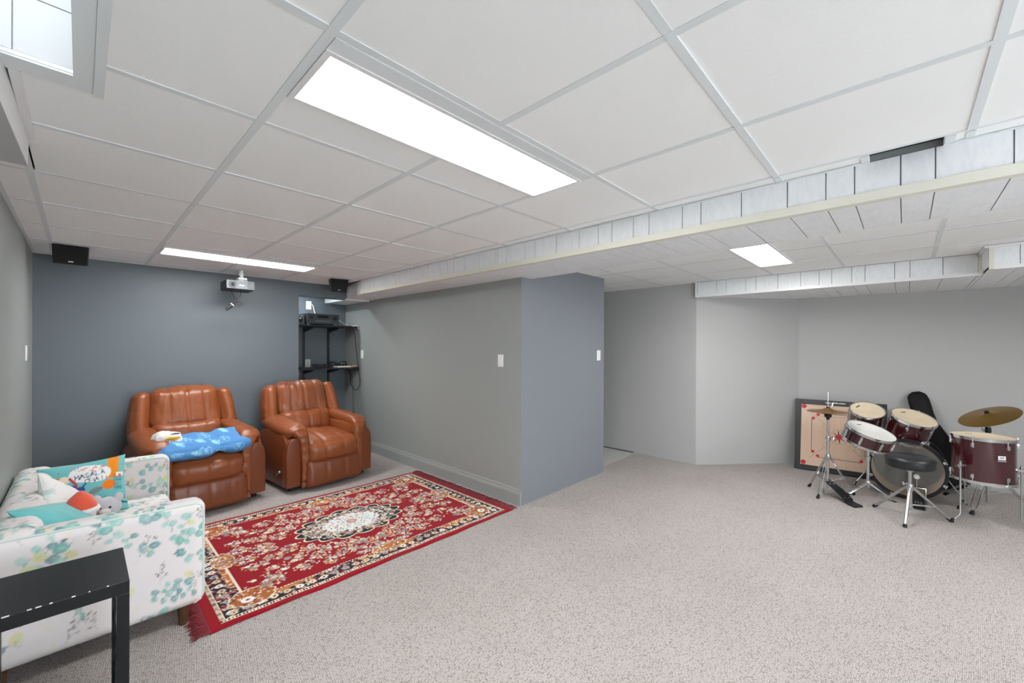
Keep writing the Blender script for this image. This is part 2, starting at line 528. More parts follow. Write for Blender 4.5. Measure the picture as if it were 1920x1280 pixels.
def letters(cv, txt, x, y, w, h, lw, col, gap=0.35, ang=0.0):
    c, s = math.cos(ang), math.sin(ang)
    for i, ch in enumerate(txt):
        for st in STROKES.get(ch, []):
            P = []
            for a, b in st:
                px, py = i * w * (1 + gap) + a * w, b * h
                P.append((x + px * c - py * s, y + px * s + py * c))
            cv.line(P, lw, col)


# =================================================================== THE ROOM
XL, XB, YD = -0.29, 2.77, 5.42        # left wall, grey partition, slate wall
YB = -2.7                             # wall behind the camera
GX = [-0.1635, 0.4362, 1.0359, 1.6356, 2.2353]
GY = [1.6565 + 0.61 * i for i in range(-7, 7)]
BX0, BX1, BZ = 2.325, 2.915, 2.085    # beam: face, far edge, underside
SX0, SX1, SZ = 5.20, 4.86, 2.065      # second soffit faces, underside

# ---- floors
fl = MB()
fl.add([(XL - .1, YB - .1, 0), (6.9, YB - .1, 0), (6.9, 2.66, 0), (4.1, 2.66, 0), (4.1, 2.6, 0), (XB + .06, 2.6, 0), (XB + .06, 6.3, 0), (XL - .1, 6.3, 0)], [(0, 1, 2, 3, 4, 5, 6, 7)])
floor = struct(obj('floor', fl, M_CARPET), 'pale beige looped berber carpet over the whole basement')
obj('leak_slab', MB().box(XL - .3, 7.0, YB - .3, 6.5, -.12, -.013), M_PLENUM, floor)  # unseen slab added to stop light leaking up through floor gaps
hall = sroot('floor_hall', 'grey laminate plank floor in the hallway opening')
for i in range(8):
    for j in range(2):
        x0 = 4.15 + i * 0.145; y0 = 2.66 + j * 1.0 - (0.4 if i % 2 else 0)
        obj('plank', MB().box(x0 + .001, x0 + .144, max(y0, 2.662), y0 + .998, -0.012, 0.002 + .0004 * (i % 3)), M_LAM, hall)


def wall(name, pts, m, label, t=0.1):
    """pts: plan outline of the wall's solid, full height list [(x,y)...], z range"""
    return struct(obj(name, pts, m), label)


TOP = 2.85
wall('wall_left', MB().box(XL - .12, XL, YB, 0.60, 0, TOP).box(XL - .12, XL, 1.66, 5.6, 0, TOP).box(XL - .12, XL, .60, 1.66, 0, 2.30).box(XL - .12, XL, .60, 1.66, 2.72, TOP),
     M_GREY, 'grey painted wall along the left edge')
# slate wall with the shelf recess at its right end
wall('wall_back', MB().box(XL, 1.856, YD, YD + .12, 0, TOP).box(1.856, 2.46, YD, YD + .12, 2.075, TOP), M_DARK, 'dark slate blue wall behind the recliners')
wall('wall_recess', MB().box(1.70, 2.90, 6.14, 6.24, 0, TOP).box(1.756, 1.856, YD + .12, 6.14, 0, TOP), M_DARK, 'dark slate recess wall behind the black shelves')
wall('wall_partition', MB().box(XB, XB + .1, 2.53, 6.24, 0, TOP), M_GREY, 'grey green partition wall with a tall baseboard')
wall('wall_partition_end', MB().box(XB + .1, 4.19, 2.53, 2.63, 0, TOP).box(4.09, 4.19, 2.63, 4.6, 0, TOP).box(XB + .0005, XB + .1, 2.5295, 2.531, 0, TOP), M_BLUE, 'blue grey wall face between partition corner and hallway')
wall('wall_hall', MB().box(5.25, 5.37, 1.87, 4.6, 0, TOP).box(4.09, 5.37, 4.6, 4.7, 0, TOP), M_PALE, 'pale grey hallway wall beyond the partition')
wall('wall_diagonal', MB().prism([(5.25, 1.87), (6.24, 0.97), (6.34, 1.04), (5.37, 1.95)], 0, TOP), M_PALE, 'pale grey diagonal wall section left of the carrom board')
wall('wall_right', MB().prism([(6.24, 0.97), (6.62, YB), (6.74, YB), (6.34, 1.04)], 0, TOP), M_PALE, 'pale grey wall behind the drum kit')
WX0, WX1, WZ0, WZ1 = -0.05, 2.25, 0.45, 2.05
wall('wall_front', MB().box(XL, WX0, YB - .1, YB, 0, TOP).box(WX1, 6.75, YB - .1, YB, 0, TOP).box(WX0, WX1, YB - .1, YB, 0, WZ0).box(WX0, WX1, YB - .1, YB, WZ1, TOP), M_PALE, 'pale grey wall behind the photographer')

# ---- baseboard of the partition
bp = [(XB, 0.0), (XB - .016, 0.0), (XB - .016, .105), (XB - .012, .112), (XB - .012, .118), (XB - .007, .126), (XB - .006, .140), (XB - .001, .150), (XB, .150)]
struct(obj('baseboard_right', MB().prism(bp, 2.525, 6.13, 'y'), M_GREY, smooth=False), 'grey painted moulded baseboard below the partition wall')
struct(obj('hall_gap_strip', MB().box(5.238, 5.25, 2.7, 4.5, 0, .012), M_BLACK), 'thin black strip standing for the gap along the hallway wall foot')  # black strip marking the dark gap; the hallway has no baseboard

# ---- window in the light well at the upper left
win = sroot('window_1', 'small basement window in the ceiling light well')
wf = MB()
for y0, y1, z0, z1 in ((.60, 1.66, 2.30, 2.335), (.60, 1.66, 2.685, 2.72), (.60, .635, 2.30, 2.72), (1.625, 1.66, 2.30, 2.72), (1.11, 1.15, 2.30, 2.72)):
    wf.box(XL - .09, XL - .04, y0, y1, z0, z1)
obj('window_frame', wf, M_WHITE, win)
obj('pane', MB().box(XL - .068, XL - .064, .635, 1.11, 2.335, 2.685), M_GLASS, win)
obj('pane', MB().box(XL - .068, XL - .064, 1.15, 1.625, 2.335, 2.685), M_GLASS, win)

win_fill = sroot('window_fill', 'unseen wide window added behind the photographer for fill daylight')  # unseen window added behind the camera to brighten ceiling and walls
wf = MB().box(WX0, WX1, YB - .08, YB - .03, WZ0, WZ0 + .05).box(WX0, WX1, YB - .08, YB - .03, WZ1 - .05, WZ1)
for x in (WX0, (WX0 + WX1) / 2 - .025, WX1 - .05): wf.box(x, x + .05, YB - .08, YB - .03, WZ0 + .05, WZ1 - .05)
obj('window_frame', wf, M_WHITE, win_fill)
obj('pane', MB().box(WX0 + .05, (WX0 + WX1) / 2 - .025, YB - .058, YB - .054, WZ0 + .05, WZ1 - .05), M_GLASS, win_fill)
obj('pane', MB().box((WX0 + WX1) / 2 + .025, WX1 - .05, YB - .058, YB - .054, WZ0 + .05, WZ1 - .05), M_GLASS, win_fill)


def portal(name, loc, rot, sx, sy):      # tells the sampler where daylight enters
    d = bpy.data.lights.new(name, 'AREA'); d.shape = 'RECTANGLE'; d.size = sx; d.size_y = sy
    d.cycles.is_portal = True
    o = bpy.data.objects.new(name, d); o.location = loc; o.rotation_euler = rot; COL.objects.link(o)


portal('daylight_portal', ((WX0 + WX1) / 2, YB - .12, (WZ0 + WZ1) / 2), (-PI / 2, 0, 0), WX1 - WX0, WZ1 - WZ0)
portal('daylight_portal', (XL - .14, 1.13, 2.51), (0, -PI / 2, 0), .42, 1.06)

# ---- ceiling: tiles and tees, each its own piece
ceil = sroot('ceiling', 'white suspended tile ceiling')
obj('ceiling_deck', MB().box(XL - .12, 6.75, YB - .1, 0.5, 2.80, 2.88).box(XL + .27, 6.75, .5, 1.77, 2.80, 2.88).box(XL - .12, XL + .27, .5, 1.77, 2.80, 2.88).box(XL - .12, 6.75, 1.77, 6.3, 2.80, 2.88), M_PLENUM, ceil)
T = 0.0125                              # half tee width
tile_cache = {}


def tile(x0, x1, y0, y1, dz=None):
    w, d = round(x1 - x0, 3), round(y1 - y0, 3)
    if w < .02 or d < .02: return
    if (w, d) not in tile_cache:
        mb = MB().box(0, w, 0, d, 0, .015)
        me_o = obj('ceiling_tile', mb, M_TILE, ceil)
        tile_cache[(w, d)] = me_o.data
        o = me_o
    else:
        o = bpy.data.objects.new('ceiling_tile', tile_cache[(w, d)]); COL.objects.link(o); o.parent = ceil
    o.location = (x0, y0, H + .0022 + (random.random() * .0015 if dz is None else dz))
    o.rotation_euler = (random.uniform(-.002, .002), random.uniform(-.002, .002), 0)


def tee(x0, x1, y0, y1, z=H, h=.005):
    obj('grid_tee', MB().box(x0, x1, y0, y1, z, z + h), M_TEE, ceil)


FIX = {}                               # cells taken by troffers, filled below
fixtures = [  # x0,x1,y0,y1 outer
    (0.450, 1.650, 1.118, 1.425), (0.452, 1.655, 4.318, 4.640), (3.405, 4.606, 0.748, 1.046),
    (0.450, 1.650, -1.92, -1.62), (3.405, 4.606, -1.75, -1.45)]  # unseen pair added behind the camera to raise the room's brightness


def cut(rects, hole):
    out = []
    hx0, hx1, hy0, hy1 = hole
    for x0, x1, y0, y1 in rects:
        if hx0 >= x1 or hx1 <= x0 or hy0 >= y1 or hy1 <= y0: out.append((x0, x1, y0, y1)); continue
        ax, bx = max(x0, hx0), min(x1, hx1)
        if hx0 > x0: out.append((x0, hx0, y0, y1))
        if hx1 < x1: out.append((hx1, x1, y0, y1))
        if hy0 > y0: out.append((ax, bx, y0, hy0))
        if hy1 < y1: out.append((ax, bx, hy1, y1))
    return out


POCKET = (XL - .02, 0.045, 0.30, 1.855)
BULK = (XL - .02, -0.145, 1.855, 2.475)
SLOT = (2.237, 2.331, -0.105, 0.112)


def lay(xs, ys, holes):
    for x0, x1 in zip(xs[:-1], xs[1:]):
        for y0, y1 in zip(ys[:-1], ys[1:]):
            rs = [(x0 + T * .55, x1 - T * .55, y0 + T * .55, y1 - T * .55)]
            for hl in holes: rs = cut(rs, hl)
            for q in rs: tile(*q)


holesA = fixtures + [POCKET, BULK, SLOT]
ysA = [YB] + [y for y in GY if YB < y < YD] + [YD]
lay([XL] + GX + [BX0 + .01], ysA, holesA)
xsC = [BX1 - .01, 3.4, 4.0, 4.6, 5.26]
ysC = [YB] + [y for y in GY if YB < y < 4.6] + [4.6]
lay(xsC, ysC, fixtures)
obj('ceiling_tile', MB().box(1.856, 2.47, YD + .12, 6.14, H, H + .015), M_TILE, ceil)


def tees_y(x, y0, y1, holes):
    rs = [(x - T, x + T, y0, y1)]
    for hl in holes: rs = cut(rs, hl)
    for q in rs:
        if q[1] - q[0] > .012: tee(*q)


def tees_x(y, xs, holes):
    for x0, x1 in zip(xs[:-1], xs[1:]):
        rs = [(x0 + T, x1 - T, y - T, y + T)]
        for hl in holes: rs = cut(rs, hl)
        for q in rs:
            if q[1] - q[0] > .02 and q[3] - q[2] > .012: tee(q[0], q[1], q[2], q[3], H + .0006)


for x in GX: tees_y(x, YB, YD, holesA)
for y in ysA[1:-1]: tees_x(y, [XL] + GX + [BX0 + .01], holesA)
for x in xsC[1:-1]: tees_y(x, YB, 4.6, fixtures)
for y in ysC[1:-1]: tees_x(y, xsC, fixtures)
# wall angles
tee(XL, XL + .02, 2.475, YD, H - .0008); tee(XL, 2.33, YD - .02, YD, H - .0008)
# strip filler beside the first troffer
tee(0.45, 1.65, 1.0615, 1.117, H - .0015, .006); tee(0.45, 1.65, 4.13, 4.135, H - .001)
# dark duct slot next to the beam with two short cross pieces
obj('duct_slot', MB().box(SLOT[0], SLOT[1], SLOT[2], SLOT[3], H + .10, H + .11).box(SLOT[0] - .004, SLOT[0], SLOT[2], SLOT[3], H + .012, H + .11), M_BLACK, ceil)
tee(2.245, 2.335, -.135, -.108, H - .001, .012); tee(2.245, 2.335, .112, .138, H - .001, .012)

# light well lining and its frame
lw = sroot('ceiling_light_well', 'white panelled light well around the basement window')
obj('lining', MB().box(XL - .0, 0.0, 1.778, 1.79, H, 2.80).box(-.012, 0.0, .30, 1.778, H, 2.80).box(XL, 0, .29, .30, H, 2.80), M_TILE, lw)
for (x0, x1, z0, z1) in ((XL, -.134, H + .016, 2.420), (-.131, -.013, H + .016, 2.420), (XL, -.134, 2.424, 2.79), (-.131, -.013, 2.424, 2.79)):
    obj('panel', MB().box(x0, x1, 1.770, 1.777, z0, z1), M_PALE, lw)
obj('lip', MB().box(XL, -.013, 1.764, 1.777, H + .002, H + .012), M_WHITE, lw)
obj('frame', MB().box(-.018, 0.024, .30, 1.852, H - .004, H + .006).box(XL, -.018, 1.768, 1.852, H - .004, H + .006), M_TEE, lw)
obj('frame', MB().box(0.0245, 0.048, .30, 1.855, H - .008, H + .006), M_TEE, lw)
# bulkhead box on the left wall
bk = sroot('ceiling_bulkhead', 'small white boxed bulkhead at the top of the left wall')
obj('bulkhead_face', MB().add([(-.145, 2.475, 2.15), (-.162, 1.87, 2.15), (-.196, .30, 2.15), (-.142, 2.475, H + .02), (-.150, 1.87, H + .02), (-.170, .30, H + .02), (-.160, 2.475, 2.15), (-.20, .30, 2.15), (-.160, 2.475, H + .02), (-.20, .30, H + .02)], [(0, 1, 4, 3), (1, 2, 5, 4), (0, 3, 8, 6), (6, 8, 9, 7), (2, 7, 9, 5), (0, 6, 7, 2, 1), (3, 4, 5, 9, 8)]), M_WHITE, bk)
obj('bulkhead_base', MB().prism([(XL, .30), (-.197, .30), (-.163, 1.87), (-.146, 2.475), (XL, 2.475)], 2.147, 2.153), M_PALE, bk)
obj('bulkhead_end', MB().box(XL, -.155, 2.465, 2.475, 2.153, H + .02), M_PALE, bk)
obj('trim_strip', MB().box(-.147, -.124, 1.855, 2.435, H - .005, H + .004), M_WHITE, bk)

# ---- boarded beam
beam = sroot('ceiling_beam', 'white boarded ceiling beam running across the room')
BE = 4.74                               # where its face turns towards the slate wall
obj('beam_core', MB().box(BX0 + .008, BX1 - .004, YB, BE, BZ + .006, H + .03)
    .prism([(BX0 + .008, BE), (BX1 - .004, BE), (BX1 - .004, 6.14), (2.475, 6.14), (2.468, YD)], BZ + .004, H + .03), M_GROOVE, beam)
gro = [4.52, 4.42, 4.22, 4.12, 3.96, 3.86, 3.66, 3.56] + [round(y * 2.325 / 2.28, 3) for y in (3.384, 3.28, 3.094, 2.986, 2.899, 2.752, 2.551, 2.361, 2.336, 2.24, 2.047, 1.95, 1.759, 1.566, 1.42, 1.323, 1.178, 1.081, .887, .789, .595, .401, .257, .159, .016, -.082, -.277, -.38, -.58, -.68, -.83, -.93, -1.13, -1.27, -1.47, -1.57, -1.77, -1.92, -2.02, -2.22, -2.32, -2.5)]
gro = [BE] + gro + [YB]
g = .0022
for a, b in zip(gro[:-1], gro[1:]):
    if a - b < .012: continue
    obj('panel_board', MB().box(BX0, BX0 + .008, b + g, a - g, BZ + .012, H - .002), M_BOARD, beam)
    if b < 3.4:
        obj('panel_board', MB().box(BX0 + .02, BX1, b + g, a - g, BZ, BZ + .006), M_BOARD, beam)
obj('panel_board', MB().box(BX0 + .02, BX1, 3.4 + .03, BE, BZ, BZ + .006), M_BOARD, beam)
obj('panel_board', MB().quad((BX0 + .004, BE, BZ), (BX0 + .004, BE, H), (2.462, YD, H), (2.462, YD, BZ)), M_TILE, beam)
obj('panel_board', MB().prism([(BX0 + .01, BE), (XB, BE), (XB, YD), (2.46, YD)], BZ - .002, BZ + .004), M_TILE, beam)
obj('panel_board', MB().prism([(2.462, YD), (XB, YD), (XB, 6.14), (2.475, 6.14)], BZ - .012, BZ + .004), M_TILE, beam)
obj('panel_board', MB().box(2.462, 2.474, YD, 6.14, BZ - .010, H), M_WHITE, beam)
obj('edge_moulding', MB().box(2.44, XB, YD - .02, YD, BZ - .018, BZ), M_TRIM_CREAM, beam)
obj('edge_moulding', MB().prism([(BX0 - .010, BZ - .010), (BX0 + .034, BZ - .010), (BX0 + .034, BZ - .001), (BX0 - .0, BZ - .001), (BX0 - .0, BZ + .030), (BX0 - .010, BZ + .030)], YB, BE, 'y'), M_TRIM_CREAM, beam)
obj('top_angle', MB().box(BX0 - .012, BX0, YB, SLOT[2], H - .004, H).box(BX0 - .012, BX0, SLOT[3], BE, H - .004, H), M_TEE, beam)

# ---- second soffit on the right
so = sroot('ceiling_soffit', 'white boarded soffit above the drum kit corner')
obj('soffit_core', MB().prism([(SX0 + .008, 1.86), (SX0 + .008, -.47), (SX1 + .008, -.47), (SX1 + .008, YB), (6.62, YB), (6.26, .99), (5.30, 1.86)], SZ + .006, H + .03), M_GROOVE, so)
sg = [1.84] + [1.619, 1.514, 1.31, 1.205, .999, .795, .639, .536, .381, .282, .075, -.028, -.235, -.441] + [-.47]
for a, b in zip(sg[:-1], sg[1:]):
    if a - b < .012: continue
    obj('panel_board', MB().box(SX0, SX0 + .008, b + g, a - g, SZ + .02, H - .002), M_BOARD, so)
sg2 = [-.47, -.62, -.72, -.92, -1.02, -1.22, -1.36, -1.56, -1.66, -1.86, -2.0, -2.2, -2.4, YB]
for a, b in zip(sg2[:-1], sg2[1:]):
    obj('panel_board', MB().box(SX1, SX1 + .008, b + g, a - g, SZ + .02, H - .002), M_BOARD, so)


def diag_x(y):                           # where the underside meets the wall line
    return 5.25 + (1.87 - y) / (1.87 - .97) * .99 if y > .97 else 6.24 + (.97 - y) / 3.67 * .38


for a, b in zip((sg + sg2)[:-1], (sg + sg2)[1:]):
    if a - b < .012: continue
    x0 = SX0 if a <= 1.9 and b >= -.471 else SX1
    obj('panel_board', MB().prism([(x0 + .012, b + g), (x0 + .012, a - g), (diag_x(a) - .0, a - g), (diag_x(b) - .0, b + g)], SZ, SZ + .006), M_BOARD, so)
obj('edge_moulding', MB().box(SX0 - .010, SX0 + .012, -.46, 1.86, SZ - .006, SZ + .022).box(SX1 - .01, SX1 + .012, YB, -.475, SZ - .006, SZ + .022)
    .box(SX1 - .01, SX0, -.485, -.47, SZ - .006, SZ + .02).box(SX0 - .012, SX0 + .01, 1.842, 1.862, SZ, H), M_WHITE, so)
obj('edge_moulding', MB().box(SX1 - .012, SX1 + .012, -.492, -.465, SZ, H).box(SX0 - .014, SX0 + .006, -.47, -.44, SZ, H), M_TRIM_CREAM, so)
obj('panel_board', MB().box(SX1 + .008, SX0 + .004, -.468, -.460, SZ + .018, H - .001), M_BOARD, so)
obj('crown_strip', MB().prism([(SX1 - .03, -.44), (SX1 - .03, YB), (SX1 - .0, YB), (SX1 - .0, -.47), (SX0 - .02, -.47), (SX0 - .02, -.44)], H - .016, H - .001), M_WHITE, so)

# ---- small lamp inside the shelf recess, up behind the header
rl = thing('recess_lamp', 'small round lamp on the shelf recess ceiling behind header', 'ceiling light', (2.00, 5.76, H))
obj('lamp_rim', MB().lathe([(.05, -.002), (.062, -.004), (.062, -.014), (.05, -.012)], 28, (2.00, 5.76, H), closed=True), M_WHITE, rl, smooth=True, world=True)
obj('lamp_lens', MB().disc((2.00, 5.76), .051, H - .006), mat('recess_lens', (250, 250, 250), emit=((0.93, 0.97, 1.0), 160.0)), rl, world=True)

# ---- troffers
flabel = ['long bright ceiling troffer nearest the camera', 'bright ceiling troffer in front of the slate wall by the projector', 'bright ceiling troffer beyond the boarded beam',
          'unseen fill troffer added behind the camera on the sofa side', 'unseen fill troffer added behind the camera on the drum side']
for i, (x0, x1, y0, y1) in enumerate(fixtures):
    t = thing('ceiling_light', flabel[i], 'ceiling light', ((x0 + x1) / 2, (y0 + y1) / 2, H), group='recessed ceiling troffers')
    w = .018
    obj('frame', MB().box(x0, x1, y0, y0 + w, H - .004, H + .03).box(x0, x1, y1 - w, y1, H - .004, H + .03).box(x0, x0 + w, y0 + w, y1 - w, H - .004, H + .03).box(x1 - w, x1, y0 + w, y1 - w, H - .004, H + .03), M_WHITE, t, world=True)
    obj('diffuser', MB().box(x0 + w, x1 - w, y0 + w, y1 - w, H + .001, H + .006), M_PANEL, t, world=True)
    obj('housing', MB().box(x0, x1, y0, y1, H + .031, H + .08), M_WHITE, t, world=True)


# =================================================================== RUG
RUGX0, RUGX1, RUGY0, RUGY1 = 0.450, 2.645, 2.515, 4.090
RED, NAVY, CREAM, OCHRE, GREYF, ROSE, WHITE_, GREEN = (146, 4, 25), (34, 26, 44), (232, 220, 196), (196, 122, 52), (150, 146, 150), (196, 92, 84), (238, 236, 230), (14, 38, 40)


def rug_canvas():
    W, D = RUGX1 - RUGX0, RUGY1 - RUGY0
    c = Canvas(W, D, 300, RED)
    R = random.Random(3)

    def flower(x, y, r, pc, cc, n=6):
        a0 = R.random() * 6
        c.ell(x, y, r * 1.05, r * 1.05, 0, (90, 30, 34), .55)
        for k in range(n):
            a = a0 + k * 2 * PI / n
            c.ell(x + r * .58 * math.cos(a), y + r * .58 * math.sin(a), r * .44, r * .34, a, pc)
        c.ell(x, y, r * .34, r * .34, 0, cc)
        c.ell(x, y, r * .15, r * .15, 0, (120, 30, 36))

    def sprig(x, y, sp, n, dens=1.0):
        for k in range(int(n * 4)):
            a = R.random() * 2 * PI; d = sp * math.sqrt(R.random())
            c.ell(x + d * 1.25 * math.cos(a), y + d * math.sin(a), .0085, .0045, R.random() * 3, R.choice([CREAM, WHITE_, CREAM, OCHRE]))
        for k in range(n):
            a = R.random() * 2 * PI; d = sp * .8 * math.sqrt(R.random())
            flower(x + d * 1.25 * math.cos(a), y + d * math.sin(a), R.uniform(.012, .020), R.choice([GREYF, GREYF, CREAM, (206, 150, 108), WHITE_, (172, 160, 150)]), R.choice([WHITE_, ROSE, OCHRE]))

    mx, my = .055, .045                      # red binding
    # patterned border
    c.rect(mx, W - mx, my, D - my, CREAM)
    n = int(W / .017)
    for k in range(n):                       # guard of little dark bars
        x = mx + .006 + k * (W - 2 * mx - .012) / (n - 1)
        for y in (my + .011, D - my - .011): c.rect(x - .004, x + .004, y - .008, y + .008, NAVY if k % 2 else (96, 40, 40))
    n = int(D / .017)
    for k in range(n):
        y = my + .006 + k * (D - 2 * my - .012) / (n - 1)
        for x in (mx + .011, W - mx - .011): c.rect(x - .008, x + .008, y - .004, y + .004, NAVY if k % 2 else (96, 40, 40))
    b0 = .024
    c.rect(mx + b0, W - mx - b0, my + b0, D - my - b0, NAVY)
    bw = .155                                # width of main border
    x0, x1, y0, y1 = mx + b0, W - mx - b0, my + b0, D - my - b0
    for k in range(3200):                    # dense flowers of the border
        x = R.uniform(x0, x1); y = R.uniform(y0, y1)
        dd = min(x - x0, x1 - x, y - y0, y1 - y)
        if dd > bw * .78: continue
        c.ell(x, y, .013, .006, R.random() * 3, R.choice([CREAM, (206, 190, 160), ROSE, (150, 60, 58), (200, 180, 150), GREYF]))
    def along(step):
        out = []
        xx = x0 + step / 2
        while xx < x1: out += [(xx, y0 + .045), (xx, y1 - .045)]; xx += step
        yy = y0 + step / 2
        while yy < y1: out += [(x0 + .045, yy), (x1 - .045, yy)]; yy += step
        return out
    for x, y in along(.070): flower(x, y, .023, R.choice([WHITE_, CREAM, (214, 200, 170), (170, 172, 176)]), R.choice([ROSE, OCHRE, NAVY]), 8)
    # ochre scroll band inside
    ix0, ix1, iy0, iy1 = x0 + .098, x1 - .098, y0 + .088, y1 - .088
    for k in range(260):
        t = k / 260
        per = 2 * (ix1 - ix0) + 2 * (iy1 - iy0); s = t * per
        if s < ix1 - ix0: p = (ix0 + s, iy0)
        elif s < ix1 - ix0 + iy1 - iy0: p = (ix1, iy0 + s - (ix1 - ix0))
        elif s < 2 * (ix1 - ix0) + iy1 - iy0: p = (ix1 - (s - (ix1 - ix0) - (iy1 - iy0)), iy1)
        else: p = (ix0, iy1 - (s - 2 * (ix1 - ix0) - (iy1 - iy0)))
        w_ = .02 + .018 * math.sin(s * 14)
        if math.sin(s * 9) < -.25: continue
        c.ell(p[0], p[1], .018, .012 + abs(w_) * .45, 0, R.choice([OCHRE, (206, 140, 72), (184, 104, 44), (214, 170, 110)]), .9)
    for k in range(900):
        t = R.random(); side = R.randrange(4); o = R.uniform(-.022, .022)
        p = [(ix0 + t * (ix1 - ix0), iy0 + o), (ix0 + t * (ix1 - ix0), iy1 + o), (ix0 + o, iy0 + t * (iy1 - iy0)), (ix1 + o, iy0 + t * (iy1 - iy0))][side]
        c.ell(p[0], p[1], .008, .004, R.random() * 3, R.choice([CREAM, WHITE_, (120, 40, 40), ROSE]))
    # red field with a broken wavy edge
    fx0, fx1, fy0, fy1 = ix0 + .03, ix1 - .03, iy0 + .028, iy1 - .028
    c.rect(fx0 - .014, fx1 + .014, fy0 - .012, fy1 + .012, CREAM)
    for k in range(int((fx1 - fx0) / .02)):
        for y in (fy0 - .006, fy1 + .006): c.rect(fx0 + k * .02, fx0 + k * .02 + .006, y - .004, y + .004, (110, 60, 50))
    c.rect(fx0, fx1, fy0, fy1, RED)
    # corner fans
    for sx in (0, 1):
        for sy in (0, 1):
            X, Y = (fx0 + .03 if sx == 0 else fx1 - .03), (fy0 + .02 if sy == 0 else fy1 - .02)
            c.blob(X, Y, .10, .085, (172, 98, 46), .95, 12, .10)
            c.ring(X, Y, .108, .092, .009, CREAM, 1, 12, .10)
            for k in range(60):
                a = R.random() * 6.28; d = R.random() ** .5
                c.ell(X + .10 * d * math.cos(a), Y + .085 * d * math.sin(a), .008, .004, R.random() * 3, R.choice([CREAM, WHITE_, (120, 40, 40), (214, 160, 96), (60, 40, 50)]))
            flower(X + (-.03 if sx == 0 else .03), Y + (-.02 if sy == 0 else .02), .034, WHITE_, ROSE, 10)
            sprig(X + (.10 if sx == 0 else -.10), Y + (.11 if sy == 0 else -.11), .10, 10)
    # mid-side ornaments
    for X, Y, a, b in ((W / 2, fy0, .16, .08), (W / 2, fy1, .16, .08), (fx0, D / 2, .08, .15), (fx1, D / 2, .08, .15)):
        c.blob(X, Y, a * .7, b * .7, (190, 120, 58), .9, 10, .12); c.ring(X, Y, a * .74, b * .74, .008, CREAM, 1, 10, .12)
        for k in range(60):
            q = R.random() * 6.28; d = R.random() ** .5
            c.ell(X + .7 * a * d * math.cos(q), Y + .7 * b * d * math.sin(q), .008, .004, R.random() * 3, R.choice([CREAM, WHITE_, (120, 40, 40), (214, 160, 96), (60, 40, 50)]))
        sprig(X, Y + (.09 if Y == fy0 else -.09 if Y == fy1 else 0), .10, 10)
    # floral sprays over the field, two-fold symmetric like a woven rug
    st = R.getstate()
    pts = [(.14, .30), (.25, .27), (.35, .20), (.42, .11), (.06, .37), (.20, .39), (.33, .33), (.45, .26), (.53, .16), (.55, .03), (.30, .44), (.44, .40), (.57, .32), (.64, .20), (.66, .08), (.62, .43), (.13, .46)]
    for sx in (-1, 1):
        for sy in (-1, 1):
            R.setstate(st)
            for px, py in pts:
                sprig(W / 2 + sx * px * 1.18, D / 2 + sy * py * 1.14, .064, 10)
    # medallion
    cx, cy = W / 2 - .0, D / 2
    c.blob(cx, cy, .385, .255, CREAM, 1, 16, .14); c.blob(cx, cy, .372, .243, GREEN, 1, 16, .14)
    for k in range(900):
        a = R.random() * 2 * PI; d = math.sqrt(R.uniform(.38, 1.12))
        c.ell(cx + .35 * d * math.cos(a), cy + .23 * d * math.sin(a), .012, .006, R.random() * 3, R.choice([CREAM, WHITE_, (206, 214, 206), ROSE, GREEN, (190, 140, 110), (150, 150, 140)]))
    for k in range(26):
        a = 2 * PI * k / 26
        for d in (.78, .98): flower(cx + .35 * d * math.cos(a + d), cy + .23 * d * math.sin(a + d), .018, R.choice([WHITE_, (196, 160, 130), GREYF, CREAM]), R.choice([ROSE, GREEN]))
    c.blob(cx, cy, .205, .150, (226, 232, 230), 1, 20, .14)
    for k in range(260):
        a = R.random() * 2 * PI; d = math.sqrt(R.random()) * 1.05
        c.ell(cx + .22 * d * math.cos(a), cy + .16 * d * math.sin(a), .009, .005, R.random() * 3, R.choice([WHITE_, WHITE_, (170, 180, 178), (150, 40, 50), (120, 128, 128), (214, 150, 110)]))
    for k in range(8):
        a = 2 * PI * k / 8
        flower(cx + .085 * math.cos(a), cy + .06 * math.sin(a), .021, (240, 238, 232), (40, 30, 34), 7)
    flower(cx, cy, .04, (206, 150, 140), (236, 220, 200), 10)
    return c


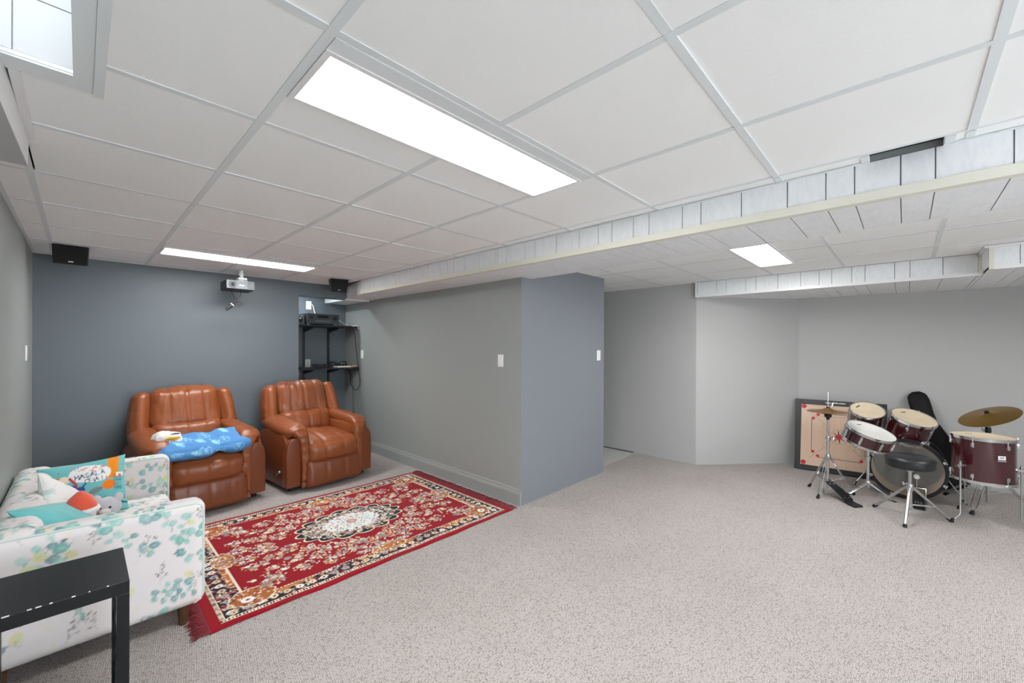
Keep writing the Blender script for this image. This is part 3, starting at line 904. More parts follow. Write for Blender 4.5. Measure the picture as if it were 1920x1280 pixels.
def build_rug():
    t = thing('rug', 'red oriental floral rug with pale medallion and fringed ends', 'rug', ((RUGX0 + RUGX1) / 2, (RUGY0 + RUGY1) / 2, 0))
    cv = rug_canvas()
    W, D = cv.w, cv.h
    nx, ny = 460, 350
    u, v = np.meshgrid(np.linspace(0, W, nx), np.linspace(0, D, ny))
    colr = cv.sample(u.ravel(), v.ravel())
    uu, vv = u.ravel(), v.ravel()
    z = .009 + .0015 * np.sin(uu * 9 + vv * 3) * np.cos(vv * 5)
    edge = np.minimum(vv, D - vv)
    yy = vv + .004 * np.sin(uu * 7.3) * (edge < .02) + .003 * np.sin(uu * 19)
    z = z - .006 * np.clip(1 - np.minimum(edge, np.minimum(uu, W - uu)) / .006, 0, 1)
    V = np.stack([uu - W / 2, yy - D / 2, z], 1)
    i, j = np.meshgrid(np.arange(nx - 1), np.arange(ny - 1)); q = (j * nx + i).ravel()
    F = np.stack([q, q + 1, q + nx + 1, q + nx], 1)
    np_obj('pile', V, F, M_RUG, t, colr)
    obj('backing', MB().box(-W / 2 + .002, W / 2 - .002, -D / 2 + .004, D / 2 - .004, .001, .006), M_FRINGE, t)
    for sgn in (-1, 1):
        mb = MB()
        for k in range(380):
            y = -D / 2 + D * (k + random.random() * .8) / 380
            L = random.uniform(.055, .085) * (1.0 if sgn < 0 else 1.0)
            dy = random.uniform(-.03, .03)
            p0 = (sgn * (W / 2 - .006), y, .007); p1 = (sgn * (W / 2 + L * .5), y + dy * .4, .011 + random.random() * .006); p2 = (sgn * (W / 2 + L), y + dy, .004)
            mb.tube([p0, p1, p2], [.0036, .0032, .0014], 5)
        o = obj('fringe', mb, M_FRINGE, t); o['kind'] = 'stuff'
    return t


build_rug()


# =================================================================== FLORAL LOVESEAT
def floral_canvas():
    c = Canvas(1.5, 1.1, 330, (226, 221, 221))
    R = random.Random(21)
    leafc = [(120, 180, 172), (146, 198, 190), (104, 164, 164), (164, 206, 198), (92, 146, 152)]

    def sprig(x, y, a, L, sc):
        P = [(x, y)]; n = int(L / (.024 * sc))
        for k in range(n):
            a += R.uniform(-.28, .28)
            x += math.cos(a) * .024 * sc; y += math.sin(a) * .024 * sc
            P.append((x, y))
        c.line(P, .0022, (140, 150, 150), .8)
        for k, (px, py) in enumerate(P[1:]):
            r = sc * R.uniform(.013, .022) * (1 - .35 * k / max(1, n))
            sd = (1 if k % 2 else -1); b = a + sd * R.uniform(.9, 1.5)
            lx, ly = px + math.cos(b) * r * 1.1, py + math.sin(b) * r * 1.1
            colr = R.choice(leafc) if R.random() > .13 else R.choice([(206, 218, 150), (218, 214, 158)])
            c.ell(lx, ly, r * 1.12, r * .9, b, colr, R.uniform(.65, .95))
            c.ell(lx + r * .2, ly, r * .6, r * .4, b, (196, 222, 216), .35)
            c.line([(px, py), (lx, ly)], .0015, (130, 150, 150), .6)

    def twig(x, y, a, L):
        P = [(x, y), (x + math.cos(a) * L, y + math.sin(a) * L)]
        c.line(P, .0012, (150, 146, 150), .8)
        for k in range(6):
            t = .25 + .12 * k; px, py = x + math.cos(a) * L * t, y + math.sin(a) * L * t
            b = a + R.choice([-1, 1]) * R.uniform(.5, .9); l2 = L * R.uniform(.2, .38)
            qx, qy = px + math.cos(b) * l2, py + math.sin(b) * l2
            c.line([(px, py), (qx, qy)], .0011, (150, 146, 150), .8)
            for m in range(3):
                s_ = R.uniform(.5, 1.05)
                c.ell(px + (qx - px) * s_ + R.uniform(-.008, .008), py + (qy - py) * s_ + R.uniform(-.006, .006), .0035, .0024, R.random() * 3, (84, 82, 90), .85)
    cells = [(i, j) for i in range(13) for j in range(10)]
    for n_, (i, j) in enumerate(cells):
        x, y = (i + R.uniform(.15, .85)) * 1.5 / 13, (j + R.uniform(.15, .85)) * 1.1 / 10
        if n_ % 3 == 1: twig(x, y, R.uniform(1.0, 2.1), R.uniform(.08, .12))
        else: sprig(x, y, R.uniform(0, 6.28), R.uniform(.10, .22), R.uniform(.85, 1.35))
        if R.random() < .4:
            for k in range(4): c.ell(x + R.uniform(-.1, .1), y + R.uniform(-.07, .07), .011, .004, R.random() * 3, (228, 216, 178), .8)
    return c


FLC = floral_canvas()


def floral_color(P, N, off=(0, 0)):
    ax = np.argmax(np.abs(N), 1)
    u = np.where(ax == 0, P[:, 1], P[:, 0]); v = np.where(ax == 2, P[:, 1] - 2.66 + .66, P[:, 2])
    return FLC.sample(u + off[0] + 3.0, v + off[1], wrap=True)


def floral_soft(name, c, s, r, parent, off=(0, 0), fn=None, res=.0085, puff=(0, 0, 0)):
    keep = {}
    def f(P, U, N):
        if fn is not None: P = fn(P, U)
        keep['N'] = N
        return P
    P, F = soft(s[0], s[1], s[2], r, fn=f, res=res, puff=puff)
    P = P + np.array(c)
    colr = floral_color(P, keep['N'], off)
    off_ = root_loc(parent)
    return np_obj(name, P - np.array([off_.x, off_.y, off_.z]), F, M_FLORAL, parent, colr)


def build_loveseat():
    LY0, LY1 = 2.66, 4.07
    t = thing('loveseat', 'white floral fabric loveseat with eucalyptus print and wooden legs', 'sofa', (.08, (LY0 + LY1) / 2, 0))
    def slope(P, U):
        P = P.copy(); k = np.clip((P[:, 2] + .28) / .56, 0, 1); P[:, 2] += -.016 * k * (P[:, 0] + .37) / .74
        return P
    floral_soft('armrest', (.085, LY0 + .068, .378), (.75, .136, .556), .05, t, (0, 0), slope, .0075)
    floral_soft('armrest', (.085, LY1 - .068, .378), (.75, .136, .556), .05, t, (.6, .3), slope, .0085)
    def backf(P, U):
        P = P.copy(); k = np.clip((P[:, 2] + .1) / .38, 0, 1); P[:, 0] -= .01 * k
        return P
    floral_soft('backrest', (-.19, (LY0 + LY1) / 2, .39), (.17, LY1 - LY0 - .01, .56), .06, t, (.2, .1), backf, .010)
    floral_soft('seat_rail', (.10, (LY0 + LY1) / 2, .20), (.68, LY1 - LY0 - .26, .20), .02, t, (.35, .5), None, .012)
    floral_soft('seat_cushion', (.155, (LY0 + LY1) / 2, .308), (.58, LY1 - LY0 - .275, .14), .05, t, (.1, .7), None, .011, (0, 0, .02))
    # piping along the arm fronts and arm tops
    for y in (LY0 + .0135, LY1 - .136 + .0135, LY0 + .136 - .0135):
        zt = lambda x: .656 - .016 * (x + .285) / .74 - .0125
        pts = [(-.24, y, zt(-.24)), (.1, y, zt(.1)), (.40, y, zt(.40))] + [(.405 + .042 * math.sin(a), y, zt(.4) - .042 + .042 * math.cos(a)) for a in np.linspace(.25, PI / 2, 6)] + [(.4475, y, .3), (.447, y, .16)] + ([(.437, y, .125), (.41, y, .113)] if y < LY0 + .05 else [])
        cm = MB().tube(pts, .0048, 6)
        pc = obj('piping', cm, MATS['piping'], t, smooth=True, world=True)
    for x in (.372, -.235):
        for y in (LY0 + .06, LY1 - .06):
            q = MB().lathe([(.0, 0), (.017, 0), (.018, .004), (.029, .118), (.0, .118)], 12)
            q.v = [(a + (x), b + y, c_) for a, b, c_ in q.v]
            obj('leg', q, M_WOODLEG, t, smooth=True, world=True)
    return t


mat('piping', (206, 222, 216), rough=0.8)
build_loveseat()


# ---- cushions and soft toys lying in the loveseat
def pillow(w, h, th, nu=70, nv=70, cor=.08, seed=0, wr=.008):
    """pillow in local XZ plane, front is -Y; returns V,F,(u,v) in metres of the front print; both sides"""
    V = []; UV = []
    a, b = np.meshgrid(np.linspace(-1, 1, nu), np.linspace(-1, 1, nv))
    prof = np.clip((1 - a ** 2), 0, 1) ** .45 * np.clip((1 - b ** 2), 0, 1) ** .45
    pinch = 1 - cor * (1 - np.maximum(np.abs(a), np.abs(b)) ** 6 * 0) * ((a ** 2) * (1 - b ** 2) * 0)
    X = w / 2 * a * (1 - .07 * (1 - b ** 2) * np.abs(a)); Z = h / 2 * b * (1 - .07 * (1 - a ** 2) * np.abs(b))
    nz = np.array([[noise.noise(Vector((x * 9 + seed, z * 9, seed))) for x, z in zip(r1, r2)] for r1, r2 in zip(X, Z)])
    Yf = -th / 2 * prof + wr * nz * prof; Yb = th / 2 * prof
    n = nu * nv
    V = np.concatenate([np.stack([X.ravel(), Yf.ravel(), Z.ravel()], 1), np.stack([X.ravel(), Yb.ravel(), Z.ravel()], 1)])
    i, j = np.meshgrid(np.arange(nu - 1), np.arange(nv - 1)); q = (j * nu + i).ravel()
    F = np.concatenate([np.stack([q, q + 1, q + nu + 1, q + nu], 1), np.stack([q + n, q + nu + n, q + nu + 1 + n, q + 1 + n], 1)])
    uv = np.stack([(a.ravel() + 1) / 2 * w, (b.ravel() + 1) / 2 * h], 1)
    return V, F, np.concatenate([uv, uv])


def chai_canvas(w, h):
    c = Canvas(w, h, 420, (118, 192, 194))
    R = random.Random(5)
    def X(f): return f * w
    def Y(f): return f * h
    c.rect(X(.80), X(.93), Y(.58), h, (240, 146, 40)); c.ell(X(.80), Y(.47), .034, .030, .4, (238, 128, 36))
    c.ell(X(.60), Y(.725), .080, .060, .0, (240, 241, 240)); c.ell(X(.52), Y(.745), .07, .058, .0, (240, 241, 240)); c.ell(X(.66), Y(.705), .068, .056, 0, (240, 241, 240))
    for k in range(14):
        x = X(.44) + R.random() * X(.28); y = Y(.765) + R.random() * Y(.08)
        c.line([(x, y), (x + .018, y + R.uniform(-.01, .012))], .0035, (222, 92, 72))
    letters(c, 'MASALA', X(.415), Y(.650), .0185, .029, .0040, (38, 62, 112), .28, .10)
    letters(c, 'CHAI', X(.52), Y(.560), .0185, .026, .0040, (38, 62, 112), .3, .06)
    c.line([(X(.775), Y(.56)), (X(.78), Y(.63))], .005, (226, 70, 60))
    # spoon, cups, sweets and little marks round about
    c.ell(X(.25), Y(.68), .034, .022, -.5, (238, 140, 50)); c.ell(X(.31), Y(.69), .030, .020, -.6, (236, 226, 206))
    for k in range(5): c.line([(X(.22) + k * .01, Y(.66)), (X(.24) + k * .01, Y(.72))], .003, (250, 236, 210))
    c.line([(X(.36), Y(.70)), (X(.42), Y(.58)), (X(.43), Y(.50))], .013, (200, 42, 58))
    c.ell(X(.34), Y(.53), .036, .014, .08, (62, 84, 160)); c.ell(X(.47), Y(.46), .021, .021, 0, (54, 86, 150)); c.line([(X(.48), Y(.48)), (X(.53), Y(.56))], .009, (54, 86, 150))
    for k in range(70):
        c.ell(X(.34) + R.gauss(0, .022), Y(.34) + R.gauss(0, .022), .006, .004, R.random() * 3, R.choice([(232, 168, 188), (244, 220, 226), (176, 110, 160)]))
    c.ell(X(.64), Y(.40), .034, .019, .35, (132, 144, 148)); c.line([(X(.57), Y(.37)), (X(.71), Y(.43))], .002, (86, 96, 100))
    c.ell(X(.20), Y(.50), .021, .008, -.8, (60, 80, 84)); c.ell(X(.27), Y(.44), .013, .011, 0, (70, 104, 108))
    for k in range(9): c.line([(X(.86), Y(.36) + k * .0125), (X(.96), Y(.37) + k * .012)], .004, (34, 92, 112))
    c.rect(X(.90), X(.98), Y(.60), Y(.67), (240, 240, 240)); c.ell(X(.94), Y(.62), .008, .008, 0, (224, 120, 100))
    c.ell(X(.94), Y(.22), .016, .016, 0, (204, 60, 52)); c.line([(X(.88), Y(.13)), (X(.99), Y(.12))], .008, (50, 54, 66))
    for k in range(5): c.line([(X(.78), Y(.04) + k * .011), (X(.93), Y(.09) + k * .011)], .003, (34, 92, 112))
    for k in range(34): c.ell(R.random() * w, R.random() * h, .004, .0025, R.random() * 3, (50, 104, 120))
    for k in range(4): c.line([(X(.36) + k * .011, Y(.84)), (X(.37) + k * .011, Y(.91))], .004, (170, 150, 186))
    return c


def place_pillow(name, label, cat, w, h, th, M, m, cv=None, seed=0, group=None):
    V, F, uv = pillow(w, h, th, 90 if cv is not None else 40, 90 if cv is not None else 40, seed=seed)
    colr = cv.sample(uv[:, 0], uv[:, 1]) if cv is not None else None
    o = np_obj(name, V, F, m, None, colr)
    o.matrix_world = M
    return tag(o, label, cat, group)


LSI = 'soft things heaped in the loveseat'
CW, CHH = .40, .37
place_pillow('printed_cushion', 'turquoise cushion with MASALA CHAI print leaning in loveseat corner', 'cushion', CW, CHH, .11,
             TR((.015, 3.745, .54), (math.radians(-30), math.radians(-4), math.radians(-4))), M_PRINT, chai_canvas(CW, CHH), 2, LSI)


def leaf_canvas(w, h):
    c = Canvas(w, h, 300, (232, 230, 228)); R = random.Random(8)
    for k in range(12):
        x, y = R.random() * w, R.random() * h
        c.ell(x, y, .022, .015, R.random() * 3, (166, 206, 198), .7); c.ell(x + .02, y + .01, .016, .011, R.random() * 3, (190, 214, 208), .7)
        for j in range(6): c.ell(x + R.uniform(-.04, .04), y + R.uniform(-.04, .04), .004, .002, R.random() * 3, (196, 160, 160), .7)
    return c


place_pillow('white_cushion', 'white cushion with faint leaf print lying against loveseat back', 'cushion', .38, .34, .12,
             TR((-.045, 3.36, .535), (math.radians(-34), math.radians(38), math.radians(52))), M_PRINT, leaf_canvas(.38, .34), 5, LSI)
place_pillow('teal_cushion', 'plain teal velvet cushion poking over the near loveseat arm', 'cushion', .34, .34, .12,
             TR((-.045, 2.975, .56), (math.radians(-52), math.radians(14), math.radians(58))), M_TEAL, None, 9, LSI)


def build_plush(name, label, loc, rz, body, head, hat):
    t = thing(name, label, 'soft toy', loc, (0, 0, rz), LSI)
    def blob(nm, c, r, s, m, par=t):
        return obj(nm, MB().ball(c, r, 18, 12, s), m, par, smooth=True, flat_angle=180)
    blob('body', (0, 0, .065), .07, (1, .85, 1.0), body)
    hd = blob('head', (0, -.01, .155), .058, (1.05, .95, .95), head)
    blob('snout', (0, -.058, .146), .022, (1.1, .9, .8), M_WHITEPLUSH, hd)
    for sx in (-1, 1):
        blob('eye', (sx * .02, -.06, .166), .006, (1, 1, 1), M_BLACK, hd)
        blob('arm', (sx * .072, -.03, .085), .03, (1.3, .9, .9), head)
        blob('foot', (sx * .045, -.075, .03), .032, (.9, 1.2, .9), body)
        if not hat: blob('ear', (sx * .045, .0, .20), .021, (1, .6, 1.2), head, hd)
    if hat:
        cap = MB().lathe([(.062, .17), (.058, .20), (.04, .235), (.012, .262), (0, .266)], 18)
        obj('hat', cap, M_REDPLUSH, t, smooth=True, flat_angle=180)
        obj('hat_brim', MB().lathe([(.056 + .014 * math.cos(a), .175 + .014 * math.sin(a)) for a in np.linspace(0, 2 * PI, 9)[:-1]], 20, closed=True), M_WHITEPLUSH, t, smooth=True)
        obj('scarf', MB().lathe([(.05 + .02 * math.cos(a), .112 + .018 * math.sin(a)) for a in np.linspace(0, 2 * PI, 9)[:-1]], 20, closed=True), M_REDPLUSH, t, smooth=True)
    return t


_pt = build_plush('plush_toy', 'soft toy in red knitted hat and red scarf on loveseat', (.0, 3.115, .392), -.5, M_REDPLUSH, M_WHITEPLUSH, True)
_pt.scale = (1.08, 1.08, 1.12)
build_plush('plush_toy', 'pale grey plush toy with dark eyes beside the red one', (.105, 3.235, .392), -.2, M_WHITEPLUSH, M_GREYPLUSH, False)


# =================================================================== BLACK SIDE TABLE
def build_side_table():
    TX0, TX1, TY0, TY1, TZ = -.232, .124, 2.035, 2.385, .60
    t = thing('side_table', 'black wooden side table with worn edges in the near left corner', 'table', ((TX0 + TX1) / 2, (TY0 + TY1) / 2, 0))
    obj('tabletop', MB().box(TX0, TX1, TY0, TY1, TZ - .046, TZ), M_BLACKWOOD, t, world=True, bevel=.002)
    for x0, x1 in ((TX0, TX0 + .034), (TX1 - .034, TX1)):
        for y0, y1 in ((TY0, TY0 + .034), (TY1 - .034, TY1)):
            obj('leg', MB().box(x0, x1, y0, y1, 0, TZ - .046), M_BLACKWOOD, t, world=True, bevel=.0015)
    # end frames with a lattice of openings
    for x in (TX0 + .008, TX1 - .026):
        e = MB()
        e.box(x, x + .018, TY0 + .034, TY1 - .034, .06, .10).box(x, x + .018, TY0 + .034, TY1 - .034, TZ - .09, TZ - .046)
        for k in range(4):
            z = .13 + k * .105
            e.box(x, x + .014, TY0 + .034, TY1 - .034, z, z + .018)
            y = TY0 + .08 + (k % 2) * .09
            e.box(x, x + .014, y, y + .02, z + .018, z + .105)
        obj('end_lattice', e, M_BLACKWOOD, t, world=True)
    for x, w in ((-.205, .012), (-.17, .016), (-.118, .010), (-.10, .013), (-.07, .007), (-.02, .009), (.02, .004), (.065, .005)):
        obj('paint_chip', MB().box(x, x + w, TY0 - .0006, TY0 + .003, TZ - .0022, TZ + .0006), M_PAPER, t, world=True)
    return t


build_side_table()

# =================================================================== LEATHER RECLINERS
def wrinkle(P, scale, amp, seed):
    return amp * nz3(P, scale, seed)


def leather_soft(name, size, r, M, parent, m, channels=0, ch_depth=.012, wr=.006, wscale=7, puff=(0, .02, .01), res=.017, seed=0, crease=None, fn=None):
    """soft leather block; channels = vertical seams across x on the front (-y) and top"""
    def f(P, U, N):
        P = P.copy()
        if channels:
            x = (U[:, 0] + .5) * channels
            fr = np.abs(x - np.round(x)); near = (np.round(x) > .4) & (np.round(x) < channels - .4)
            d = np.where(near, np.exp(-(fr / .07) ** 2), 0)
            fcut = np.clip(-N[:, 1], 0, 1) + np.clip(N[:, 2], 0, 1)
            P[:, 1] += ch_depth * d * np.clip(-N[:, 1], 0, 1); P[:, 2] -= ch_depth * d * np.clip(N[:, 2], 0, 1)
        w = nz3(P * np.array([1.0, 1.0, .45 if crease != 'h' else 2.2]), wscale, seed)
        w2 = 1 - np.abs(nz3(P * np.array([1.6, 1, .35 if crease != 'h' else 2.6]), wscale * 1.6, seed + 3)) * 2.2
        P += N * (wr * w)[:, None] - N * (wr * .9 * np.clip(w2 - .55, 0, 1))[:, None]
        if fn is not None: P = fn(P, U)
        return P
    P, F = soft(size[0], size[1], size[2], r, fn=f, res=res, puff=puff)
    return np_obj(name, xform(P, M), F, m, parent)


def build_recliner(label, loc, rz, worn, seed):
    t = thing('recliner', label, 'armchair', loc, (0, 0, rz), 'tan leather recliners')
    rad = math.radians
    hm = M_LEATHERW if worn else M_LEATHER
    # seat and footrest
    leather_soft('seat_cushion', (.575, .66, .235), .085, TR((0, -.135, .385), (rad(4), 0, 0)), t, M_LEATHER, 4 if not worn else 3, .012, .009, 6, (0, .03, .03), seed=seed)
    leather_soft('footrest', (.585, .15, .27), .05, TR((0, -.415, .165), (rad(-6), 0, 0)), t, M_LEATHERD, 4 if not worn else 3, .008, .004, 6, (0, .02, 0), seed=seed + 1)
    # back: lumbar and head cushions
    leather_soft('lumbar_cushion', (.57, .20, .30), .09, TR((0, .215, .585), (rad(-14), 0, 0)), t, M_LEATHER, 4, .008, .007, 7, (0, .035, 0), seed=seed + 2)
    def head(P, U):
        P = P.copy(); k = np.clip(-(U[:, 2]) - .15, 0, 1)
        P[:, 1] += -.05 * k * 2 * np.clip(-U[:, 1] * 2, 0, 1)          # belly over the lumbar cushion
        P[:, 0] *= 1 + .05 * (-U[:, 2])
        return P
    leather_soft('head_cushion', (.565, .22, .42), .095, TR((0, .345, .835), (rad(-15), 0, 0)), t, hm, 4, .012, .015, 6, (0, .03, .012), seed=seed + 4, fn=head, res=.014)
    for s in (-1, 1):
        def wing(P, U, s=s):
            P = P.copy(); k = np.clip(.5 - U[:, 2], 0, 1)
            P[:, 0] += s * .035 * (k - .5) + s * .01 * np.sin(PI * k)
            P[:, 1] -= .05 * k ** 2
            return P
        leather_soft('wing', (.125, .22, .47), .056, TR((s * .335, .34, .775), (rad(-14), 0, 0)), t, M_LEATHER, 0, 0, .006, 8, (.012, .02, 0), seed=seed + 6 + s, crease='h', fn=wing)
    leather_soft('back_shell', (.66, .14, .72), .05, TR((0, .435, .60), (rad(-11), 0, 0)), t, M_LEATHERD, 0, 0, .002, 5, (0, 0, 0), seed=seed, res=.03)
    # arms
    for s in (-1, 1):
        # top pad rolling over the front and running down as a ruched strip
        prof = [(.33, .640), (.20, .648), (.05, .638), (-.12, .622), (-.26, .618), (-.34, .606), (-.385, .572), (-.405, .50), (-.413, .38), (-.417, .24), (-.420, .10), (-.418, .055)]
        wid = [.17, .185, .195, .20, .20, .185, .13, .085, .075, .072, .072, .072]
        thk = [.055, .06, .062, .062, .06, .056, .045, .036, .03, .028, .028, .026]
        m_ = 54; ts = np.linspace(0, len(prof) - 1, m_)
        py = np.interp(ts, range(len(prof)), [p[0] for p in prof]); pz = np.interp(ts, range(len(prof)), [p[1] for p in prof])
        pw = np.interp(ts, range(len(prof)), wid); pt = np.interp(ts, range(len(prof)), thk)
        for _ in range(2):
            for arr in (py, pz, pw, pt): arr[1:-1] = .25 * arr[:-2] + .5 * arr[1:-1] + .25 * arr[2:]
        ring = 26; V = []
        xin = s * .268                                   # inner face of the arm
        R_ = random.Random(seed * 7 + (s > 0))
        for i in range(m_):
            ty = py[min(i + 1, m_ - 1)] - py[max(i - 1, 0)]; tz = pz[min(i + 1, m_ - 1)] - pz[max(i - 1, 0)]
            L = math.hypot(ty, tz); ny_, nz_ = -tz / L, ty / L        # outward normal
            if ty < 0: ny_, nz_ = tz / L, -ty / L
            ruch = .0055 * math.sin(i * 1.9 + R_.random()) * (1 if i > m_ * .42 else .25)
            cxx = xin + s * (pw[i] / 2 - .018)
            for k in range(ring):
                a = 2 * PI * k / ring
                ca, sa = math.cos(a), math.sin(a)
                ex = math.copysign(abs(ca) ** .55, ca) * pw[i] / 2; en = math.copysign(abs(sa) ** .7, sa) * pt[i]
                en += ruch * max(0, sa) + .003 * R_.uniform(-1, 1) * (1 if i > m_ * .42 else .3)
                drop = -.035 * max(0, s * ex / (pw[i] / 2) - .1) * (1 if i < m_ * .5 else .3)     # outer edge droops
                V.append((cxx + ex, py[i] + ny_ * en, pz[i] + nz_ * en + drop))
        F = [(i * ring + k, i * ring + (k + 1) % ring, (i + 1) * ring + (k + 1) % ring, (i + 1) * ring + k) for i in range(m_ - 1) for k in range(ring)]
        F += [tuple(range(ring)), tuple((m_ - 1) * ring + k for k in range(ring))]
        obj('arm_pad', MB().add(V, F), M_LEATHER, t, smooth=True, flat_angle=180)
        # inner arm cushion
        leather_soft('arm_cushion', (.10, .58, .30), .045, TR((s * .30, -.08, .47), (0, 0, 0)), t, M_LEATHER, 0, 0, .004, 7, (.015, 0, 0), seed=seed + 9 + s, res=.022)
        # smooth shield-shaped front panel on the outside
        pts = []
        x0, x1 = s * .322, s * .455
        for k in range(13):
            a = PI * k / 12
            pts.append(((x0 + x1) / 2 - (x1 - x0) / 2 * math.cos(a), .44 + .115 * math.sin(a) ** .8 - .035 * (k / 12)))
        pts = [(x0, .06)] + pts + [(x1 + s * .003, .40), (x1 + s * .003, .06)]
        if s < 0: pts = pts[::-1]
        n = len(pts)
        pm = MB().prism(pts, -.408, -.30, 'y')
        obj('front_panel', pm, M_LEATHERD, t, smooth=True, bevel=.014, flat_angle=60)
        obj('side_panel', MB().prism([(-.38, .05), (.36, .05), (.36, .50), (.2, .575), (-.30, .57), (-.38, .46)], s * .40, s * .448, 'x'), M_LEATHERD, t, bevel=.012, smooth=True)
    obj('base_frame', MB().box(-.40, .40, -.34, .34, .012, .075), M_BLACK, t, bevel=.004)
    if worn:
        obj('release_lever', MB().tube([(-.452, -.18, .16), (-.468, -.20, .17), (-.468, -.26, .20)], .009, 8).ball((-.468, -.265, .203), .014), M_STEEL, t, smooth=True)
    return t


build_recliner('tan leather recliner holding the crumpled blue blanket', (.735, 4.80, 0), math.radians(5), False, 2)
build_recliner('empty tan leather recliner with darkened headrest beside the partition', (1.80, 4.775, 0), math.radians(5), True, 5)


# ---- blue printed blanket and white cloth on the left recliner
def blue_canvas(w, h):
    c = Canvas(w, h, 330, (84, 138, 194)); R = random.Random(4)
    lt = (132, 188, 222)
    for (x, y, r) in ((.13, .12, .05), (.36, .13, .062), (.56, .24, .05), (.24, .30, .05), (.50, .07, .04), (.66, .10, .05), (.08, .33, .045), (.42, .34, .05)):
        for k in (1, .82): c.ring(x, y, r * k, r * .85 * k, .005, lt)
        for k in range(7): c.line([(x, y - r * .4), (x + r * .55 * math.cos(PI * (k + .5) / 7), y + r * .55 * math.sin(PI * (k + .5) / 7))], .0045, lt)
    for (x, y) in ((.25, .10), (.46, .22), (.60, .36), (.15, .24), (.33, .25)):
        for k in range(9):
            a = -.5 + k * .3; c.line([(x, y), (x + .055 * math.cos(a), y + .05 * math.sin(a))], .009, (146, 204, 224))
    return c


def build_blanket():
    w, d, th = .66, .38, .10
    cv = blue_canvas(.8, .46)
    def f(P, U, N):
        P = P.copy()
        cv_u = U.copy()
        pin = np.exp(-((U[:, 0] - .12) / .07) ** 2)
        P[:, 1] *= 1 - .22 * pin; P[:, 2] *= 1 - .35 * pin
        P += N * (.014 * nz3(P, 6, 4) + .007 * nz3(P, 15, 8))[:, None]
        P[:, 2] += .045 * np.clip(U[:, 0] + .1, 0, 1) + .03 * U[:, 1]
        f.u = cv_u
        return P
    P, F = soft(w, d, th, .06, fn=f, res=.011, puff=(.02, .02, .02))
    u = (f.u[:, 0] + .5) * .8; v = (f.u[:, 1] + .5) * .30 + (f.u[:, 2] + .5) * .16
    o = np_obj('blanket', P, F, M_PRINT, None, cv.sample(u, v))
    o.matrix_world = TR((.745, 4.50, .572), (math.radians(9), math.radians(2), math.radians(8)))
    tag(o, 'crumpled blue blanket with pale blue printed arches on left recliner', 'blanket')
    # white and mustard cloth bunched at its left end
    c2 = Canvas(.3, .3, 300, (232, 230, 226)); R = random.Random(6)
    c2.ell(.15, .13, .09, .028, .2, (206, 160, 60)); c2.ell(.11, .17, .06, .018, -.2, (216, 178, 84)); c2.ell(.2, .21, .07, .01, .1, (70, 70, 90))
    for k in range(26): c2.ell(R.random() * .3, R.random() * .1, .009, .009, 0, (96, 110, 190))
    def f2(P, U, N):
        f2.u = U.copy()
        return P + N * (.020 * nz3(P, 13, 2) + .012 * nz3(P, 27, 5))[:, None]
    P, F = soft(.19, .15, .12, .05, fn=f2, res=.008)
    o2 = np_obj('white_cloth', P, F, M_PRINT, None, c2.sample((f2.u[:, 0] + .5) * .3, (f2.u[:, 2] * .6 + f2.u[:, 1] * .4 + .5) * .3))
    o2.matrix_world = TR((.505, 4.53, .655), (.2, .15, .4))
    tag(o2, 'bunched white and mustard cloth at the blue blanket end', 'cloth')


build_blanket()


